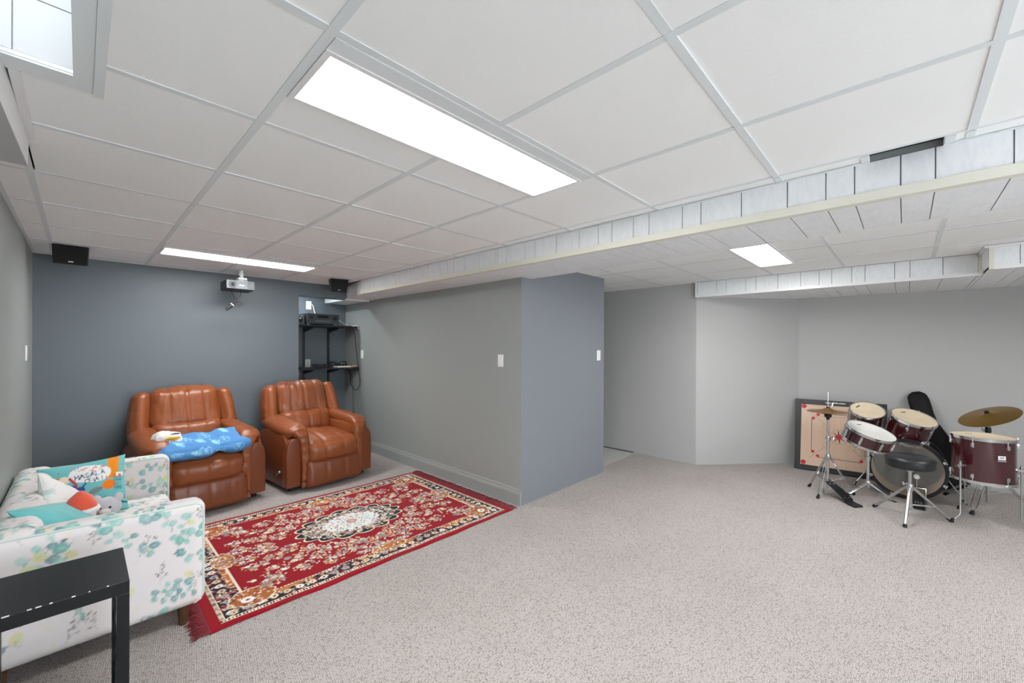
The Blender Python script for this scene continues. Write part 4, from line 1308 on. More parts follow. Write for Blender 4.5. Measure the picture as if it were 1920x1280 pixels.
# =================================================================== PROJECTOR, LOUDSPEAKERS
def build_projector():
    px, py, pz = 1.137, 5.085, 2.075
    t = thing('projector', 'grey and black projector hanging from a white ceiling mount', 'projector', (px, py, pz), (math.radians(-3), 0, math.radians(3)))
    W, D, Hh = .255, .21, .092
    obj('body', MB().box(-W / 2, W / 2, -D / 2 + .008, D / 2, -Hh / 2, Hh / 2), M_BLACK, t, bevel=.008)
    fp = obj('front_panel', MB().box(-W / 2 + .002, W / 2 - .002, -D / 2, -D / 2 + .010, -Hh / 2 + .004, Hh / 2 - .002), M_PROJF, t, bevel=.003)
    lens = MB().lathe([(.034, 0), (.034, .006), (.026, .010), (.020, .006), (.0, .006)], 28).xf(TR((-.072, -D / 2, 0), (PI / 2, 0, 0)))
    ln = obj('lens_ring', lens, M_PROJF, t, smooth=True)
    obj('lens', MB().lathe([(.017, .007), (.010, .012), (0, .0135)], 24).xf(TR((-.072, -D / 2, 0), (PI / 2, 0, 0))), M_BLACK, ln, smooth=True)
    gl = MB()
    for i in range(4):
        for j in range(4):
            x = W / 2 - .066 + i * .0155; z = -Hh / 2 + .012 + j * .018
            gl.box(x, x + .011, -D / 2 - .001, -D / 2 + .004, z, z + .013)
    obj('vent_grille', gl, M_BLACK, fp)
    obj('logo_mark', MB().box(-.014, .004, -D / 2 - .0015, -D / 2, -.008, .002).box(.010, .030, -D / 2 - .0015, -D / 2, -.010, .001), M_WHITE, fp)
    mt = obj('ceiling_mount', MB().box(-.012, .084, -.045, .05, Hh / 2, Hh / 2 + .014).box(-.004, .078, -.04, .045, Hh / 2 + .022, Hh / 2 + .046).box(.02, .05, -.02, .02, Hh / 2 + .012, H - pz + .002), M_WHITE2, t, bevel=.004)
    obj('collar', MB().lathe([(.03, 0), (.026, .012), (.021, .02), (.021, .05)], 18).xf(TR((.036, 0, H - pz - .05))), M_WHITE, mt, smooth=True)
    # hanging leads with a plug
    c = thing('projector_cable', 'looped black cable with a plug hanging under the projector', 'cable', (px - .03, py - .02, pz - .22))
    P0 = Vector((px - .06, py - .01, pz - .045))
    pts = [P0, P0 + Vector((.02, 0, -.05)), P0 + Vector((.055, -.01, -.10)), P0 + Vector((.03, -.01, -.135)), P0 + Vector((.02, -.02, -.15)), P0 + Vector((.08, -.02, -.16)), P0 + Vector((.105, -.015, -.135)), P0 + Vector((.075, -.01, -.112)), P0 + Vector((.045, 0, -.125)), P0 + Vector((.0, 0, -.165)), P0 + Vector((-.035, .0, -.20))]
    obj('lead', MB().tube(smooth_path(pts, 60), .0042, 8), M_CABLE, c, smooth=True, world=True)
    obj('lead', MB().tube(smooth_path([P0 + Vector((.09, 0, 0)), P0 + Vector((.08, 0, -.06)), P0 + Vector((.045, 0, -.10)), P0 + Vector((.03, -.0, -.14)), P0 + Vector((-.01, 0, -.175))], 30), .0038, 8), M_CABLE, c, smooth=True, world=True)
    pl = obj('plug', MB().tube([P0 + Vector((.03, -.005, -.14)), P0 + Vector((-.005, -.003, -.17)), P0 + Vector((-.045, 0, -.21))], [.012, .018, .012], 10), M_BLACK, c, smooth=True, world=True)
    obj('cable_tie', MB().tube([P0 + Vector((.012, -.006, -.150)), P0 + Vector((.005, -.006, -.156))], .021, 10), M_WHITE, pl, smooth=True, world=True)


def smooth_path(pts, n):
    """Catmull-Rom through pts"""
    P = [Vector(p) for p in pts]; P = [P[0] * 2 - P[1]] + P + [P[-1] * 2 - P[-2]]
    out = []
    m = len(P) - 3
    for k in range(n + 1):
        s = k / n * m; i = min(int(s), m - 1); u = s - i
        a, b, c, d = P[i:i + 4]
        out.append(0.5 * ((2 * b) + (c - a) * u + (2 * a - 5 * b + 4 * c - d) * u * u + (3 * b - a - 3 * c + d) * u ** 3))
    return out


build_projector()


def build_speaker(label, loc, rz, wt, wb, h, d, tilt):
    t = thing('loudspeaker', label, 'speaker', loc, (0, 0, rz), 'small black ceiling loudspeakers')
    a = -tilt
    def P(w, y, z): return [(-w / 2, y, z), (w / 2, y, z)]
    v = P(wt, -d / 2, 0) + P(wt * .93, d / 2, 0) + P(wb, -d / 2 + tilt, -h) + P(wb * .9, d / 2 - .015, -h * .92)
    # order: 0,1 front top; 2,3 back top; 4,5 front bottom; 6,7 back bottom
    f = [(0, 1, 5, 4), (2, 6, 7, 3), (0, 2, 3, 1), (4, 5, 7, 6), (0, 4, 6, 2), (1, 3, 7, 5)]
    obj('cabinet', MB().add(v, f), M_BLACK, t, bevel=.006)
    g = [(-wt / 2 + .006, -d / 2 - .006, -.006), (wt / 2 - .006, -d / 2 - .006, -.006), (wb / 2 - .006, -d / 2 + tilt - .006, -h + .006), (-wb / 2 + .006, -d / 2 + tilt - .006, -h + .006)]
    g2 = [(x, y + .008, z) for x, y, z in g]
    gr = obj('grille', MB().add(g + g2, [(0, 1, 2, 3), (7, 6, 5, 4), (0, 4, 5, 1), (1, 5, 6, 2), (2, 6, 7, 3), (3, 7, 4, 0)]), M_BLACKCLOTH, t, bevel=.003)
    zb = -h + .022; yb = -d / 2 + tilt * (-zb / h) - .0075
    obj('badge', MB().box(-.014, .014, yb - .002, yb + .002, zb - .004, zb + .004), M_SILVER, gr)
    obj('bracket', MB().box(-.02, .02, -.02, .02, -.002, .0), M_BLACK, t)


build_speaker('black loudspeaker under the ceiling in the left corner', (-.058, 4.86, H - .001), 0, .205, .195, .150, .13, .02)
build_speaker('black loudspeaker under the ceiling beside the boarded beam', (2.12, 4.90, H - .001), math.radians(-10), .205, .175, .150, .14, .035)


# =================================================================== WALL PLATES
def plate(label, loc, normal, kind, m=M_WHITE):
    rz = {'-x': -PI / 2, '-y': 0, '+x': PI / 2}[normal]
    t = thing('wall_outlet' if kind == 'outlet' else 'light_switch', label, 'wall outlet' if kind == 'outlet' else 'light switch', loc, (0, 0, rz))
    pl = obj('cover_plate', MB().box(-.036, .036, -.006, .0, -.058, .058), m, t, bevel=.002)
    if kind == 'outlet':
        for z in (-.02, .02):
            s = obj('socket', MB().box(-.017, .017, -.0085, -.005, z - .013, z + .013), m, t, bevel=.002)
            obj('slot', MB().box(-.008, -.005, -.0092, -.008, z - .004, z + .006).box(.005, .008, -.0092, -.008, z - .004, z + .006), M_BLACK, s)
    else:
        obj('rocker', MB().box(-.017, .017, -.010, -.005, -.033, .033), m, t, bevel=.002)
        for z in (-.045, .045): obj('screw', MB().lathe([(.003, 0), (.0025, .001), (0, .001)], 10).xf(TR((0, -.006, z), (PI / 2, 0, 0))), M_STEEL, t)
    return t


plate('white light switch on the grey partition near its corner', (XB, 2.794, 1.317), '-x', 'switch')
plate('white light switch on the partition beside the shelf recess', (XB, 5.60, 1.335), '-x', 'switch')
plate('white light switch on the blue grey wall by the hallway', (4.073, 2.53, 1.355), '-y', 'switch')
plate('white outlet above the receiver in the shelf recess', (2.235, 6.14, 2.03), '-y', 'outlet')
plate('grey white outlet above the lower shelf in the recess', (2.225, 6.14, 1.205), '-y', 'outlet', M_WHITE2)
plate('white outlet on the left wall near the slate corner', (XL, 4.81, 1.39), '+x', 'outlet')

# =================================================================== SHELVES IN THE RECESS
SHY = 5.69
st_ = thing('wall_shelf_unit', 'black bracket shelf unit filling the slate recess', 'shelf', (2.31, 5.95, .9))
for z in (1.715, 1.132):
    sh = obj('shelf', MB().box(1.858, XB - .002, SHY, 6.115, z, z + .020), M_SHELF, st_, world=True, bevel=.002)
    for x in (2.168, 2.508):
        obj('bracket', MB().prism([(6.12, z - .002), (5.78, z - .002), (5.78, z - .022), (5.84, z - .030), (6.12, z - .075)], x - .006, x + .006, 'x'), M_SHELF, sh, world=True)
for x in (2.168, 2.508):
    sd = obj('standard', MB().box(x - .014, x + .014, 6.12, 6.139, .60, 1.72), M_SHELF, st_, world=True)
    for z in (1.16, 1.45, 1.50): obj('screw', MB().box(x - .003, x + .003, 6.1185, 6.121, z, z + .006), M_SILVER, sd, world=True)

rc = thing('av_receiver', 'grey and black receiver on the upper black shelf', 'receiver', (2.27, 5.865, 1.735), (0, 0, math.radians(2)))
obj('case', MB().box(-.215, .215, -.13, .17, .016, .150), M_BLACK, rc, bevel=.006)
fp = obj('front_panel', MB().box(-.217, .217, -.148, -.128, .016, .152), mat('receiver_grey', (62, 68, 74), rough=.35), rc, bevel=.004)
obj('display', MB().box(-.08, .07, -.150, -.147, .095, .128), M_BLACKCLOTH, fp)
for x, r in ((-.165, .024), (.155, .026)):
    obj('knob', MB().lathe([(r, 0), (r * .95, .016), (0, .016)], 20).xf(TR((x, -.148, .098), (PI / 2, 0, 0))), M_BLACK, fp, smooth=True)
for k in range(9):
    obj('button', MB().box(-.11 + k * .024, -.094 + k * .024, -.152, -.147, .05, .058), M_PROJ, fp)
for x in (-.18, .18):
    for y in (-.10, .13):
        obj('foot', MB().lathe([(.018, 0), (.02, .016), (0, .016)], 14).xf(TR((x, y, 0))), M_SILVER, rc, smooth=True)
sp2 = thing('satellite_speaker', 'small dark grey box beside the receiver on upper shelf', 'speaker', (2.005, 5.83, 1.735))
obj('cabinet', MB().box(-.045, .045, -.06, .06, 0, .125), mat('charcoal_plastic', (84, 92, 98), rough=.4), sp2, bevel=.006)
obj('driver', MB().lathe([(.03, 0), (.026, .004), (.01, .001), (0, .003)], 20).xf(TR((0, -.061, .055), (PI / 2, 0, 0))), M_BLACK, sp2, smooth=True)

# loose things on the shelves
tag(obj('paper_stack', MB().box(2.47, 2.66, 5.72, 5.87, 1.1525, 1.162).box(2.475, 2.655, 5.725, 5.875, 1.1625, 1.170), M_PAPER), 'white paper stack on the lower black shelf', 'paper')
tag(obj('tan_box', MB().box(2.668, 2.745, 5.715, 5.80, 1.153, 1.176), M_TAN, bevel=.003), 'small tan box at the right end of lower shelf', 'box')
gp = thing('game_controller', 'dark controller lying on the paper on lower shelf', 'controller', (2.575, 5.80, 1.171))
obj('body', MB().ball((0, 0, .016), .04, 14, 8, (1.1, .6, .38)).ball((-.04, -.02, .014), .022, 10, 6, (1, 1.2, .6)).ball((.04, -.02, .014), .022, 10, 6, (1, 1.2, .6)), M_BLACK, gp, smooth=True)
for x in (-.018, .018): obj('thumbstick', MB().lathe([(.008, 0), (.006, .012), (.009, .016), (0, .018)], 10, (x, -.006, .028)), M_SILVER, gp, smooth=True)


def cable(name, label, pts, r=.004, n=60, m=None):
    o = obj(name, MB().tube(smooth_path(pts, n), r, 8), m or M_CABLE, smooth=True)
    return tag(o, label, 'cable')


cable('coiled_cable', 'tangle of black cable on the lower shelf left', [(2.27 + .08 * math.cos(a) * (1 + .2 * math.sin(3 * a)), 5.83 + .045 * math.sin(a), 1.158 + .022 * (math.sin(2.3 * a) + 1)) for a in np.linspace(0, 15, 26)], .0035, 140)
cable('coiled_cable', 'tangle of black cable behind the lower shelf papers', [(2.58 + .11 * math.cos(a) * (1 + .2 * math.sin(3 * a)), 5.94 + .045 * math.sin(a), 1.158 + .035 * (math.sin(2.1 * a) + 1)) for a in np.linspace(0, 17, 30)], .004, 160)
cable('hanging_cable', 'black cable hanging in a loop from the upper shelf', [(2.62, 5.80, 1.738), (2.66, 5.72, 1.735), (2.68, 5.675, 1.70), (2.70, 5.66, 1.50), (2.725, 5.655, 1.25), (2.745, 5.645, 1.05), (2.75, 5.63, .93), (2.735, 5.66, .84), (2.71, 5.72, .835), (2.70, 5.80, .90), (2.72, 5.86, 1.0), (2.74, 5.95, 1.10)], .005)
cable('hanging_cable', 'thin black cable dropping to the floor below the loop', [(2.752, 5.90, 1.08), (2.752, 5.86, .90), (2.750, 5.84, .6), (2.748, 5.84, .3), (2.745, 5.85, .012)], .0035)
cable('white_cable', 'short white cable at the right end of upper shelf', [(2.56, 5.95, 1.85), (2.60, 5.88, 1.79), (2.66, 5.80, 1.745), (2.72, 5.73, 1.742), (2.745, 5.70, 1.738), (2.757, 5.684, 1.70)], .0045, 40, M_WHITE)
cable('white_cable', 'short white lead running from outlet behind receiver', [(2.247, 6.128, 2.05), (2.275, 6.10, 2.03), (2.29, 6.08, 1.95), (2.30, 6.06, 1.88), (2.30, 6.03, 1.80)], .005, 40, M_WHITE)

# =================================================================== DRUM KIT
KIT = 'pieces of the wine red drum kit'
RIGHT = Vector((math.cos(YAW), -math.sin(YAW), 0)); TOCAM = -Vector((math.sin(YAW), math.cos(YAW), 0))


def tilt_euler(n, spin=0.0):
    q = Vector((0, 0, 1)).rotation_difference(Vector(n).normalized())
    return (q.to_matrix() @ Matrix.Rotation(spin, 3, 'Z')).to_euler()


def lug_mesh(L):
    return MB().box(-.011, .011, -.0, .017, -L / 2, L / 2)


def drum_parts(t, R, D, head_m, nl, long_lug=False, bottom=True, head=True, hoop_m=None, shell_in=None, head_marks=True):
    """drum about local z, top head at z=0, shell below"""
    hoop_m = hoop_m or M_CHROME
    obj('shell', MB().lathe([(R, -.012), (R, -D + .012), (R - .007, -D + .012), (R - .007, -.012)], 56, closed=True), M_WINE, t, smooth=True)
    if shell_in: obj('shell_lining', MB().lathe([(R - .0075, -.014), (R - .0075, -D + .014)], 56), shell_in, t, smooth=True)
    for nm, z, s in (('hoop', 0, 1), ('hoop', -D, -1)):
        obj(nm, MB().lathe([(R + .003, z + s * .008), (R + .012, z + s * .008), (R + .012, z - s * .004), (R + .009, z - s * .006), (R + .009, z - s * .016), (R + .003, z - s * .016)], 56, closed=True), hoop_m, t, smooth=True)
    if head:
        hd = obj('drum_head', MB().lathe([(R + .003, .002), (R - .004, .003), (R - .012, -.001), (0, -.001)], 56), head_m, t, smooth=True, flat_angle=70)
        if head_marks: obj('maker_mark', MB().box(-.025, .025, R * .62, R * .62 + .012, -.0006, .0002), M_BLACK, hd)
    if bottom: obj('bottom_head', MB().lathe([(R + .003, -D - .002), (0, -D + .001)], 48), M_HEADW, t, smooth=True)
    for k in range(nl):
        a = 2 * PI * (k + .5) / nl
        Mx = Matrix.Rotation(a - PI / 2, 4, 'Z') @ Matrix.Translation((0, R - .001, 0))
        spans = [(-D / 2, D - .05)] if long_lug else [(-.055, .035), (-D + .055, .035)]
        for zc, L in spans:
            lg = obj('lug', MB().box(-.011, .011, 0, .019, zc - L / 2, zc + L / 2).xf(Mx), M_CHROME, t, bevel=.004, smooth=True)
            zt = 0 if zc > -D / 2 else -D
            if long_lug: rods = [(.004, -D - .004)]
            else: rods = [(zc, zt + (.010 if zt == 0 else -.010))]
            for z0, z1 in rods:
                obj('tension_rod', MB().tube([(0, .010, z0), (0, .010, z1)], .0035, 6).tube([(0, .010, z1 - .006), (0, .010, z1 + .004)], .006, 6).xf(Mx), M_CHROME, lg)


def foot(p, d, parent, r=.011):
    """rubber foot at floor point p on a leg coming from direction d"""
    d = Vector(d).normalized(); p = Vector(p)
    return obj('rubber_foot', MB().tube([p + Vector((0, 0, .002)), p + Vector((0, 0, .010)) + d * .004, p + d * .045], [r * 1.1, r * 1.2, r * .75], 10), M_RUBBER, parent, smooth=True, world=True)


def tripod(t, c, z_top, z_mid, feet, r=.0075, double=True, m=None, brace=True):
    """legs from a collar at (c, z_top) to the feet, braced to (c, z_mid)"""
    m = m or M_CHROME
    for p in feet:
        f = Vector((p[0], p[1], .008)); a = Vector((c[0], c[1], z_top)); dirv = (f - a).normalized()
        side = Vector((-dirv.y, dirv.x, 0)); side = side.normalized() if side.length > 1e-4 else Vector((1, 0, 0))
        a2 = a + Vector((dirv.x, dirv.y, 0)).normalized() * .022
        mb = MB()
        if double:
            for s in (-1, 1): mb.tube([a2 + side * s * .010, f - dirv * .05 + side * s * .009, f - dirv * .03 + side * s * .002], r * .62, 8)
        else: mb.tube([a2, f - dirv * .02], r, 10)
        lg = obj('leg', mb, m, t, smooth=True, world=True)
        foot(f + Vector((0, 0, -.008)), -dirv, lg, .012)
        if brace:
            mid = a.lerp(f, .58); bb = Vector((c[0], c[1], z_mid))
            bm_ = MB()
            for s in (-1, 1): bm_.tube([bb + side * s * .008, mid + side * s * .010], .0038, 6)
            obj('brace', bm_, m, t, smooth=True, world=True)
    obj('collar', MB().lathe([(.0, .03), (.020, .03), (.024, .02), (.024, -.02), (.018, -.03), (.0, -.03)], 18, (c[0], c[1], z_top)), m, t, smooth=True, world=True)


def wingnut(t, c, a, name='wing_nut'):
    d = Vector((math.cos(a), math.sin(a), 0)); p = Vector(c)
    return obj(name, MB().tube([p, p + d * .035], .005, 8).tube([p + d * .03 + Vector((0, 0, -.016)), p + d * .04 + Vector((0, 0, .016))], .006, 8), M_CHROME, t, smooth=True, world=True)


# ---- hi-hat
def build_hihat():
    c = (5.10, .552)
    t = thing('hi_hat', 'hi-hat cymbals on a chrome pedal stand before carrom board', 'cymbal stand', (c[0], c[1], 0), group=KIT)
    obj('lower_tube', MB().tube([(c[0], c[1], .07), (c[0], c[1], .55)], .0125, 14), M_CHROME, t, smooth=True, world=True)
    obj('upper_tube', MB().tube([(c[0], c[1], .55), (c[0], c[1], .80)], .0095, 14), M_CHROME, t, smooth=True, world=True)
    obj('pull_rod', MB().tube([(c[0], c[1], .78), (c[0], c[1], 1.012)], .0032, 8), M_CHROME, t, smooth=True, world=True)
    obj('height_clamp', MB().lathe([(.0, .02), (.018, .02), (.020, .012), (.020, -.012), (.017, -.02), (0, -.02)], 16, (c[0], c[1], .555)), M_CHROME, t, smooth=True, world=True)
    wingnut(t, (c[0] + .01, c[1] - .012, .555), -.9)
    R = .172
    obj('cymbal', MB().lathe([(.006, .034), (.03, .031), (.046, .020), (.10, .010), (R, .0), (R, -.0012), (.10, .0085), (.046, .018), (.006, .032)], 56, (c[0], c[1], .822)), M_BRASS, t, smooth=True, world=True)
    obj('cymbal', MB().lathe([(.006, -.034), (.03, -.031), (.046, -.020), (.10, -.010), (R, -.001), (R, -.0022), (.10, -.0115), (.046, -.0215), (.006, -.0355)], 56, (c[0], c[1], .822)), M_BRASS, t, smooth=True, world=True)
    obj('seat_cup', MB().lathe([(0, -.032), (.030, -.034), (.028, -.055), (.014, -.062), (.014, -.08), (0, -.08)], 20, (c[0], c[1], .822)), M_RUBBER, t, smooth=True, world=True)
    cl = obj('clutch', MB().lathe([(0, .075), (.008, .075), (.008, .05), (.013, .05), (.013, .033), (0, .033)], 16, (c[0], c[1], .822)), M_CHROME, t, smooth=True, world=True)
    obj('felt', MB().lathe([(0, .046), (.015, .046), (.015, .034), (0, .034)], 16, (c[0], c[1], .822)), M_RUBBER, cl, smooth=True, world=True)
    wingnut(t, (c[0] + .005, c[1] - .006, .89), -.8)
    tripod(t, c, .37, .13, [(5.258, .725), (4.900, .606), (5.275, .365)])
    # pedal: frame, heel plate and foot board towards the throne
    d = Vector((4.90 - 5.10, .33 - .552, 0)).normalized(); s = Vector((-d.y, d.x, 0))
    b = Vector((c[0], c[1], 0))
    def P(al, sd, z): return tuple(b + d * al + s * sd + Vector((0, 0, z)))
    obj('pedal_frame', MB().tube([P(0, -.045, .16), P(0, -.045, .015), P(.0, .045, .015), P(0, .045, .16)], .006, 8).tube([P(.0, -.045, .14), P(0, .045, .14)], .006, 8).tube([P(.0, .02, .012), P(.30, .02, .006)], .004, 6).tube([P(0, -.02, .012), P(.30, -.02, .006)], .004, 6), M_CHROME, t, smooth=True, world=True)
    v = []
    for al, z, w in ((.02, .125, .036), (.12, .088, .044), (.23, .032, .044), (.235, .012, .044), (.335, .008, .040)):
        v += [P(al, -w, z), P(al, w, z), P(al, w, z + .010), P(al, -w, z + .010)]
    f = []
    for i in range(4):
        o = i * 4
        f += [(o + k, o + (k + 1) % 4, o + 4 + (k + 1) % 4, o + 4 + k) for k in range(4)]
    f += [(0, 1, 2, 3), (16, 17, 18, 19)]
    fb = obj('footboard', MB().add(v, f), M_BLACK, t, world=True)
    gm = MB()
    for sd in (-.02, .02): gm.add([P(.04, sd - .006, .129), P(.04, sd + .006, .129), P(.22, sd + .006, .0475), P(.22, sd - .006, .0475)], [(0, 1, 2, 3)])
    obj('grip_strip', gm, M_STEEL, fb, world=True)
    obj('pull_chain', MB().tube([P(.02, 0, .13), P(.0, 0, .20), P(0, 0, .3)], .004, 6), M_BLACK, t, world=True)


build_hihat()


# ---- bass drum with pedal
def build_bass():
    R, D = .268, .34
    c = Vector((5.49, -.010, R + .020))
    t = thing('bass_drum', 'large bass drum lying on its side with clear front skin', 'drum', c, (0, -PI / 2, 0), KIT)
    obj('shell', MB().lathe([(R, -.01), (R, -D + .01), (R - .009, -D + .01), (R - .009, -.01)], 72, closed=True), M_WINE, t, smooth=True)
    obj('shell_lining', MB().lathe([(R - .0095, -.012), (R - .0095, -D + .012)], 72), M_BIRCH, t, smooth=True)
    for z in (0, -D):
        s = 1 if z == 0 else -1
        obj('hoop', MB().lathe([(R - .004, z + s * .012), (R + .017, z + s * .012), (R + .017, z - s * .026), (R + .003, z - s * .026), (R + .003, z - s * .002), (R - .004, z - s * .002)], 72, closed=True), M_BLACK, t, smooth=True)
        obj('rim_inlay', MB().lathe([(R - .012, z + s * .0125), (R + .008, z + s * .0135)], 72), M_BLACK if z == 0 else M_WINE, t, smooth=True)
    obj('drum_head', MB().lathe([(R - .004, .004), (R - .02, .002), (0, .002)], 72), M_CLEAR, t, smooth=True)
    obj('bottom_head', MB().lathe([(R - .004, -D - .002), (0, -D - .002)], 72), mat('grey_skin', (92, 94, 96), rough=.3), t, smooth=True)
    # claws round the playing side
    for k in range(8):
        a = 2 * PI * (k + .5) / 8
        Mx = Matrix.Rotation(a, 4, 'Z')
        lg = obj('claw', MB().box(R + .010, R + .026, -.013, .013, -.022, .014).box(R - .004, R + .024, -.012, .012, .012, .017).xf(Mx), M_CHROME, t, bevel=.003)
        obj('lug', MB().box(R - .002, R + .022, -.014, .014, -.125, -.085).xf(Mx), M_CHROME, t, bevel=.005)
        obj('tension_rod', MB().tube([(R + .017, 0, .03), (R + .017, 0, -.10)], .0042, 8).tube([(R + .017, -.016, .028), (R + .017, .016, .028)], .0042, 6).xf(Mx), M_CHROME, lg)
    # spurs
    for s in (-1, 1):
        p0 = c + Vector((.25, s * .235, -.14)); p1 = Vector((5.50 + .16, c.y + s * .40, .012))
        sp = obj('spur', MB().tube([tuple(c + Vector((.25, s * .262, -.06))), tuple(p1)], .0065, 10), M_CHROME, None, smooth=True)
        sp.parent = t; sp.matrix_parent_inverse = (Matrix.Translation(c) @ Euler((0, -PI / 2, 0)).to_matrix().to_4x4()).inverted()
        ft = obj('rubber_foot', MB().tube([tuple(p1 + Vector((0, 0, -.01))), tuple(p1 + Vector((.012, -s * .02, .03)))], [.011, .008], 10), M_RUBBER, None, smooth=True)
        ft.parent = sp
    # tom post on top
    pm = obj('tom_post', MB().tube([tuple(c + Vector((.16, .0, R - .01))), tuple(c + Vector((.16, .0, R + .13)))], .013, 12).tube([tuple(c + Vector((.16, .0, R + .11))), tuple(c + Vector((.15, .13, R + .19)))], .009, 10).tube([tuple(c + Vector((.16, .0, R + .11))), tuple(c + Vector((.16, -.03, R + .20)))], .009, 10), M_CHROME, None, smooth=True)
    pm.parent = t; pm.matrix_parent_inverse = sp.matrix_parent_inverse
    bs = obj('post_base', MB().lathe([(.028, 0), (.028, .02), (.018, .03), (.018, .05), (0, .05)], 16, tuple(c + Vector((.16, 0, R - .012)))), M_CHROME, None, smooth=True)
    bs.parent = t; bs.matrix_parent_inverse = sp.matrix_parent_inverse
    return t


build_bass()


def build_kick_pedal():
    t = thing('kick_pedal', 'black bass drum pedal on the carpet behind the stool', 'drum pedal', (5.36, -.085, 0), (0, 0, math.radians(3)), KIT)
    v = []
    for x, z, w in ((.10, .085, .030), (-.02, .050, .040), (-.10, .016, .040), (-.17, .008, .036)):
        v += [(x, -w, z), (x, w, z), (x, w, z + .010), (x, -w, z + .010)]
    f = []
    for i in range(3):
        o = i * 4; f += [(o + k, o + (k + 1) % 4, o + 4 + (k + 1) % 4, o + 4 + k) for k in range(4)]
    f += [(0, 1, 2, 3), (12, 13, 14, 15)]
    fb = obj('footboard', MB().add(v, f), M_BLACK, t)
    gm = MB()
    for y in (-.018, 0, .018): gm.add([(.08, y - .005, .0895), (.08, y + .005, .0895), (-.08, y + .005, .0365), (-.08, y - .005, .0365)], [(0, 1, 2, 3)])
    obj('grip_strip', gm, M_STEEL, fb)
    obj('pedal_frame', MB().tube([(.105, -.06, .003), (.105, -.06, .13), (.105, .06, .13), (.105, .06, .003)], .008, 8).box(-.16, .11, -.012, .012, .002, .008), M_CHROME, t, smooth=True)
    bt = obj('beater', MB().tube([(.105, 0, .13), (.098, 0, .235)], .0045, 8), M_CHROME, t, smooth=True)
    obj('beater_head', MB().lathe([(0, -.02), (.018, -.02), (.024, -.012), (.024, .012), (.018, .02), (0, .02)], 20).xf(TR((.100, 0, .235), (0, PI / 2, 0))), M_HEADW, bt, smooth=True)


build_kick_pedal()


# ---- rack toms, snare, floor tom
def build_tom(label, c, R, D, n, nl, spin):
    t = thing('rack_tom', label, 'drum', c, tilt_euler(n, spin), KIT)
    drum_parts(t, R, D, M_HEAD, nl)
    obj('mount_bracket', MB().box(-.025, .025, R, R + .03, -D * .65, -D * .35), M_CHROME, t, bevel=.005)
    return t


UPV = Vector((0, 0, 1))
build_tom('smaller rack tom with cream skin behind the snare', (5.625, .285, .803), .134, .19, UPV + TOCAM * .50 + RIGHT * -.26, 5, YAW * -1 + .3)
build_tom('larger rack tom with cream skin right of the snare', (5.64, -.062, .765), .163, .225, UPV + TOCAM * .44 + RIGHT * -.02, 6, YAW * -1 + .12)


def build_snare():
    c = Vector((5.30, .240, .643))
    n = (UPV + TOCAM * .37 + RIGHT * .12).normalized()
    t = thing('snare_drum', 'shallow snare drum with white skin tilted on its stand', 'drum', c, tilt_euler(n, -YAW + .2), KIT)
    drum_parts(t, .186, .125, M_HEADW, 8, long_lug=True)
    obj('strainer', MB().box(-.018, .018, .184, .21, -.10, -.03).box(-.006, .006, .21, .232, -.09, -.02), M_CHROME, t, bevel=.004)
    obj('strainer_knob', MB().ball((.12, -.15, -.11), .012, 10, 8), M_RUBBER, t, smooth=True)
    # stand
    b = (5.325, .262)
    s = thing('snare_stand', 'chrome basket stand carrying the snare drum', 'drum stand', (b[0], b[1], 0), group=KIT)
    obj('tube', MB().tube([(b[0], b[1], .07), (b[0], b[1], .38)], .0125, 12), M_CHROME, s, smooth=True, world=True)
    obj('upper_tube', MB().tube([(b[0], b[1], .36), (b[0] + .0, b[1], .47)], .0095, 12), M_CHROME, s, smooth=True, world=True)
    obj('height_clamp', MB().lathe([(0, .022), (.019, .022), (.021, 0), (.019, -.022), (0, -.022)], 14, (b[0], b[1], .37)), M_CHROME, s, smooth=True, world=True)
    wingnut(s, (b[0] - .01, b[1] + .012, .37), 2.3); wingnut(s, (b[0] + .01, b[1] - .01, .41), -.8, 'tilter')
    base = c - n * .142
    for k in range(3):
        a = k * 2 * PI / 3 + .7
        rad_ = Vector((math.cos(a), math.sin(a), 0)); rad_ = (rad_ - n * rad_.dot(n)).normalized()
        e = base + rad_ * .196
        obj('basket_arm', MB().tube([(b[0], b[1], .455), tuple(base + rad_ * .10 - n * .012), tuple(e - n * .008), tuple(e + n * .035)], .0055, 8), M_CHROME, s, smooth=True, world=True)
    tripod(s, b, .12, .07, [(5.295, .065), (5.19, .42), (5.53, .35)], brace=False, r=.009)


build_snare()


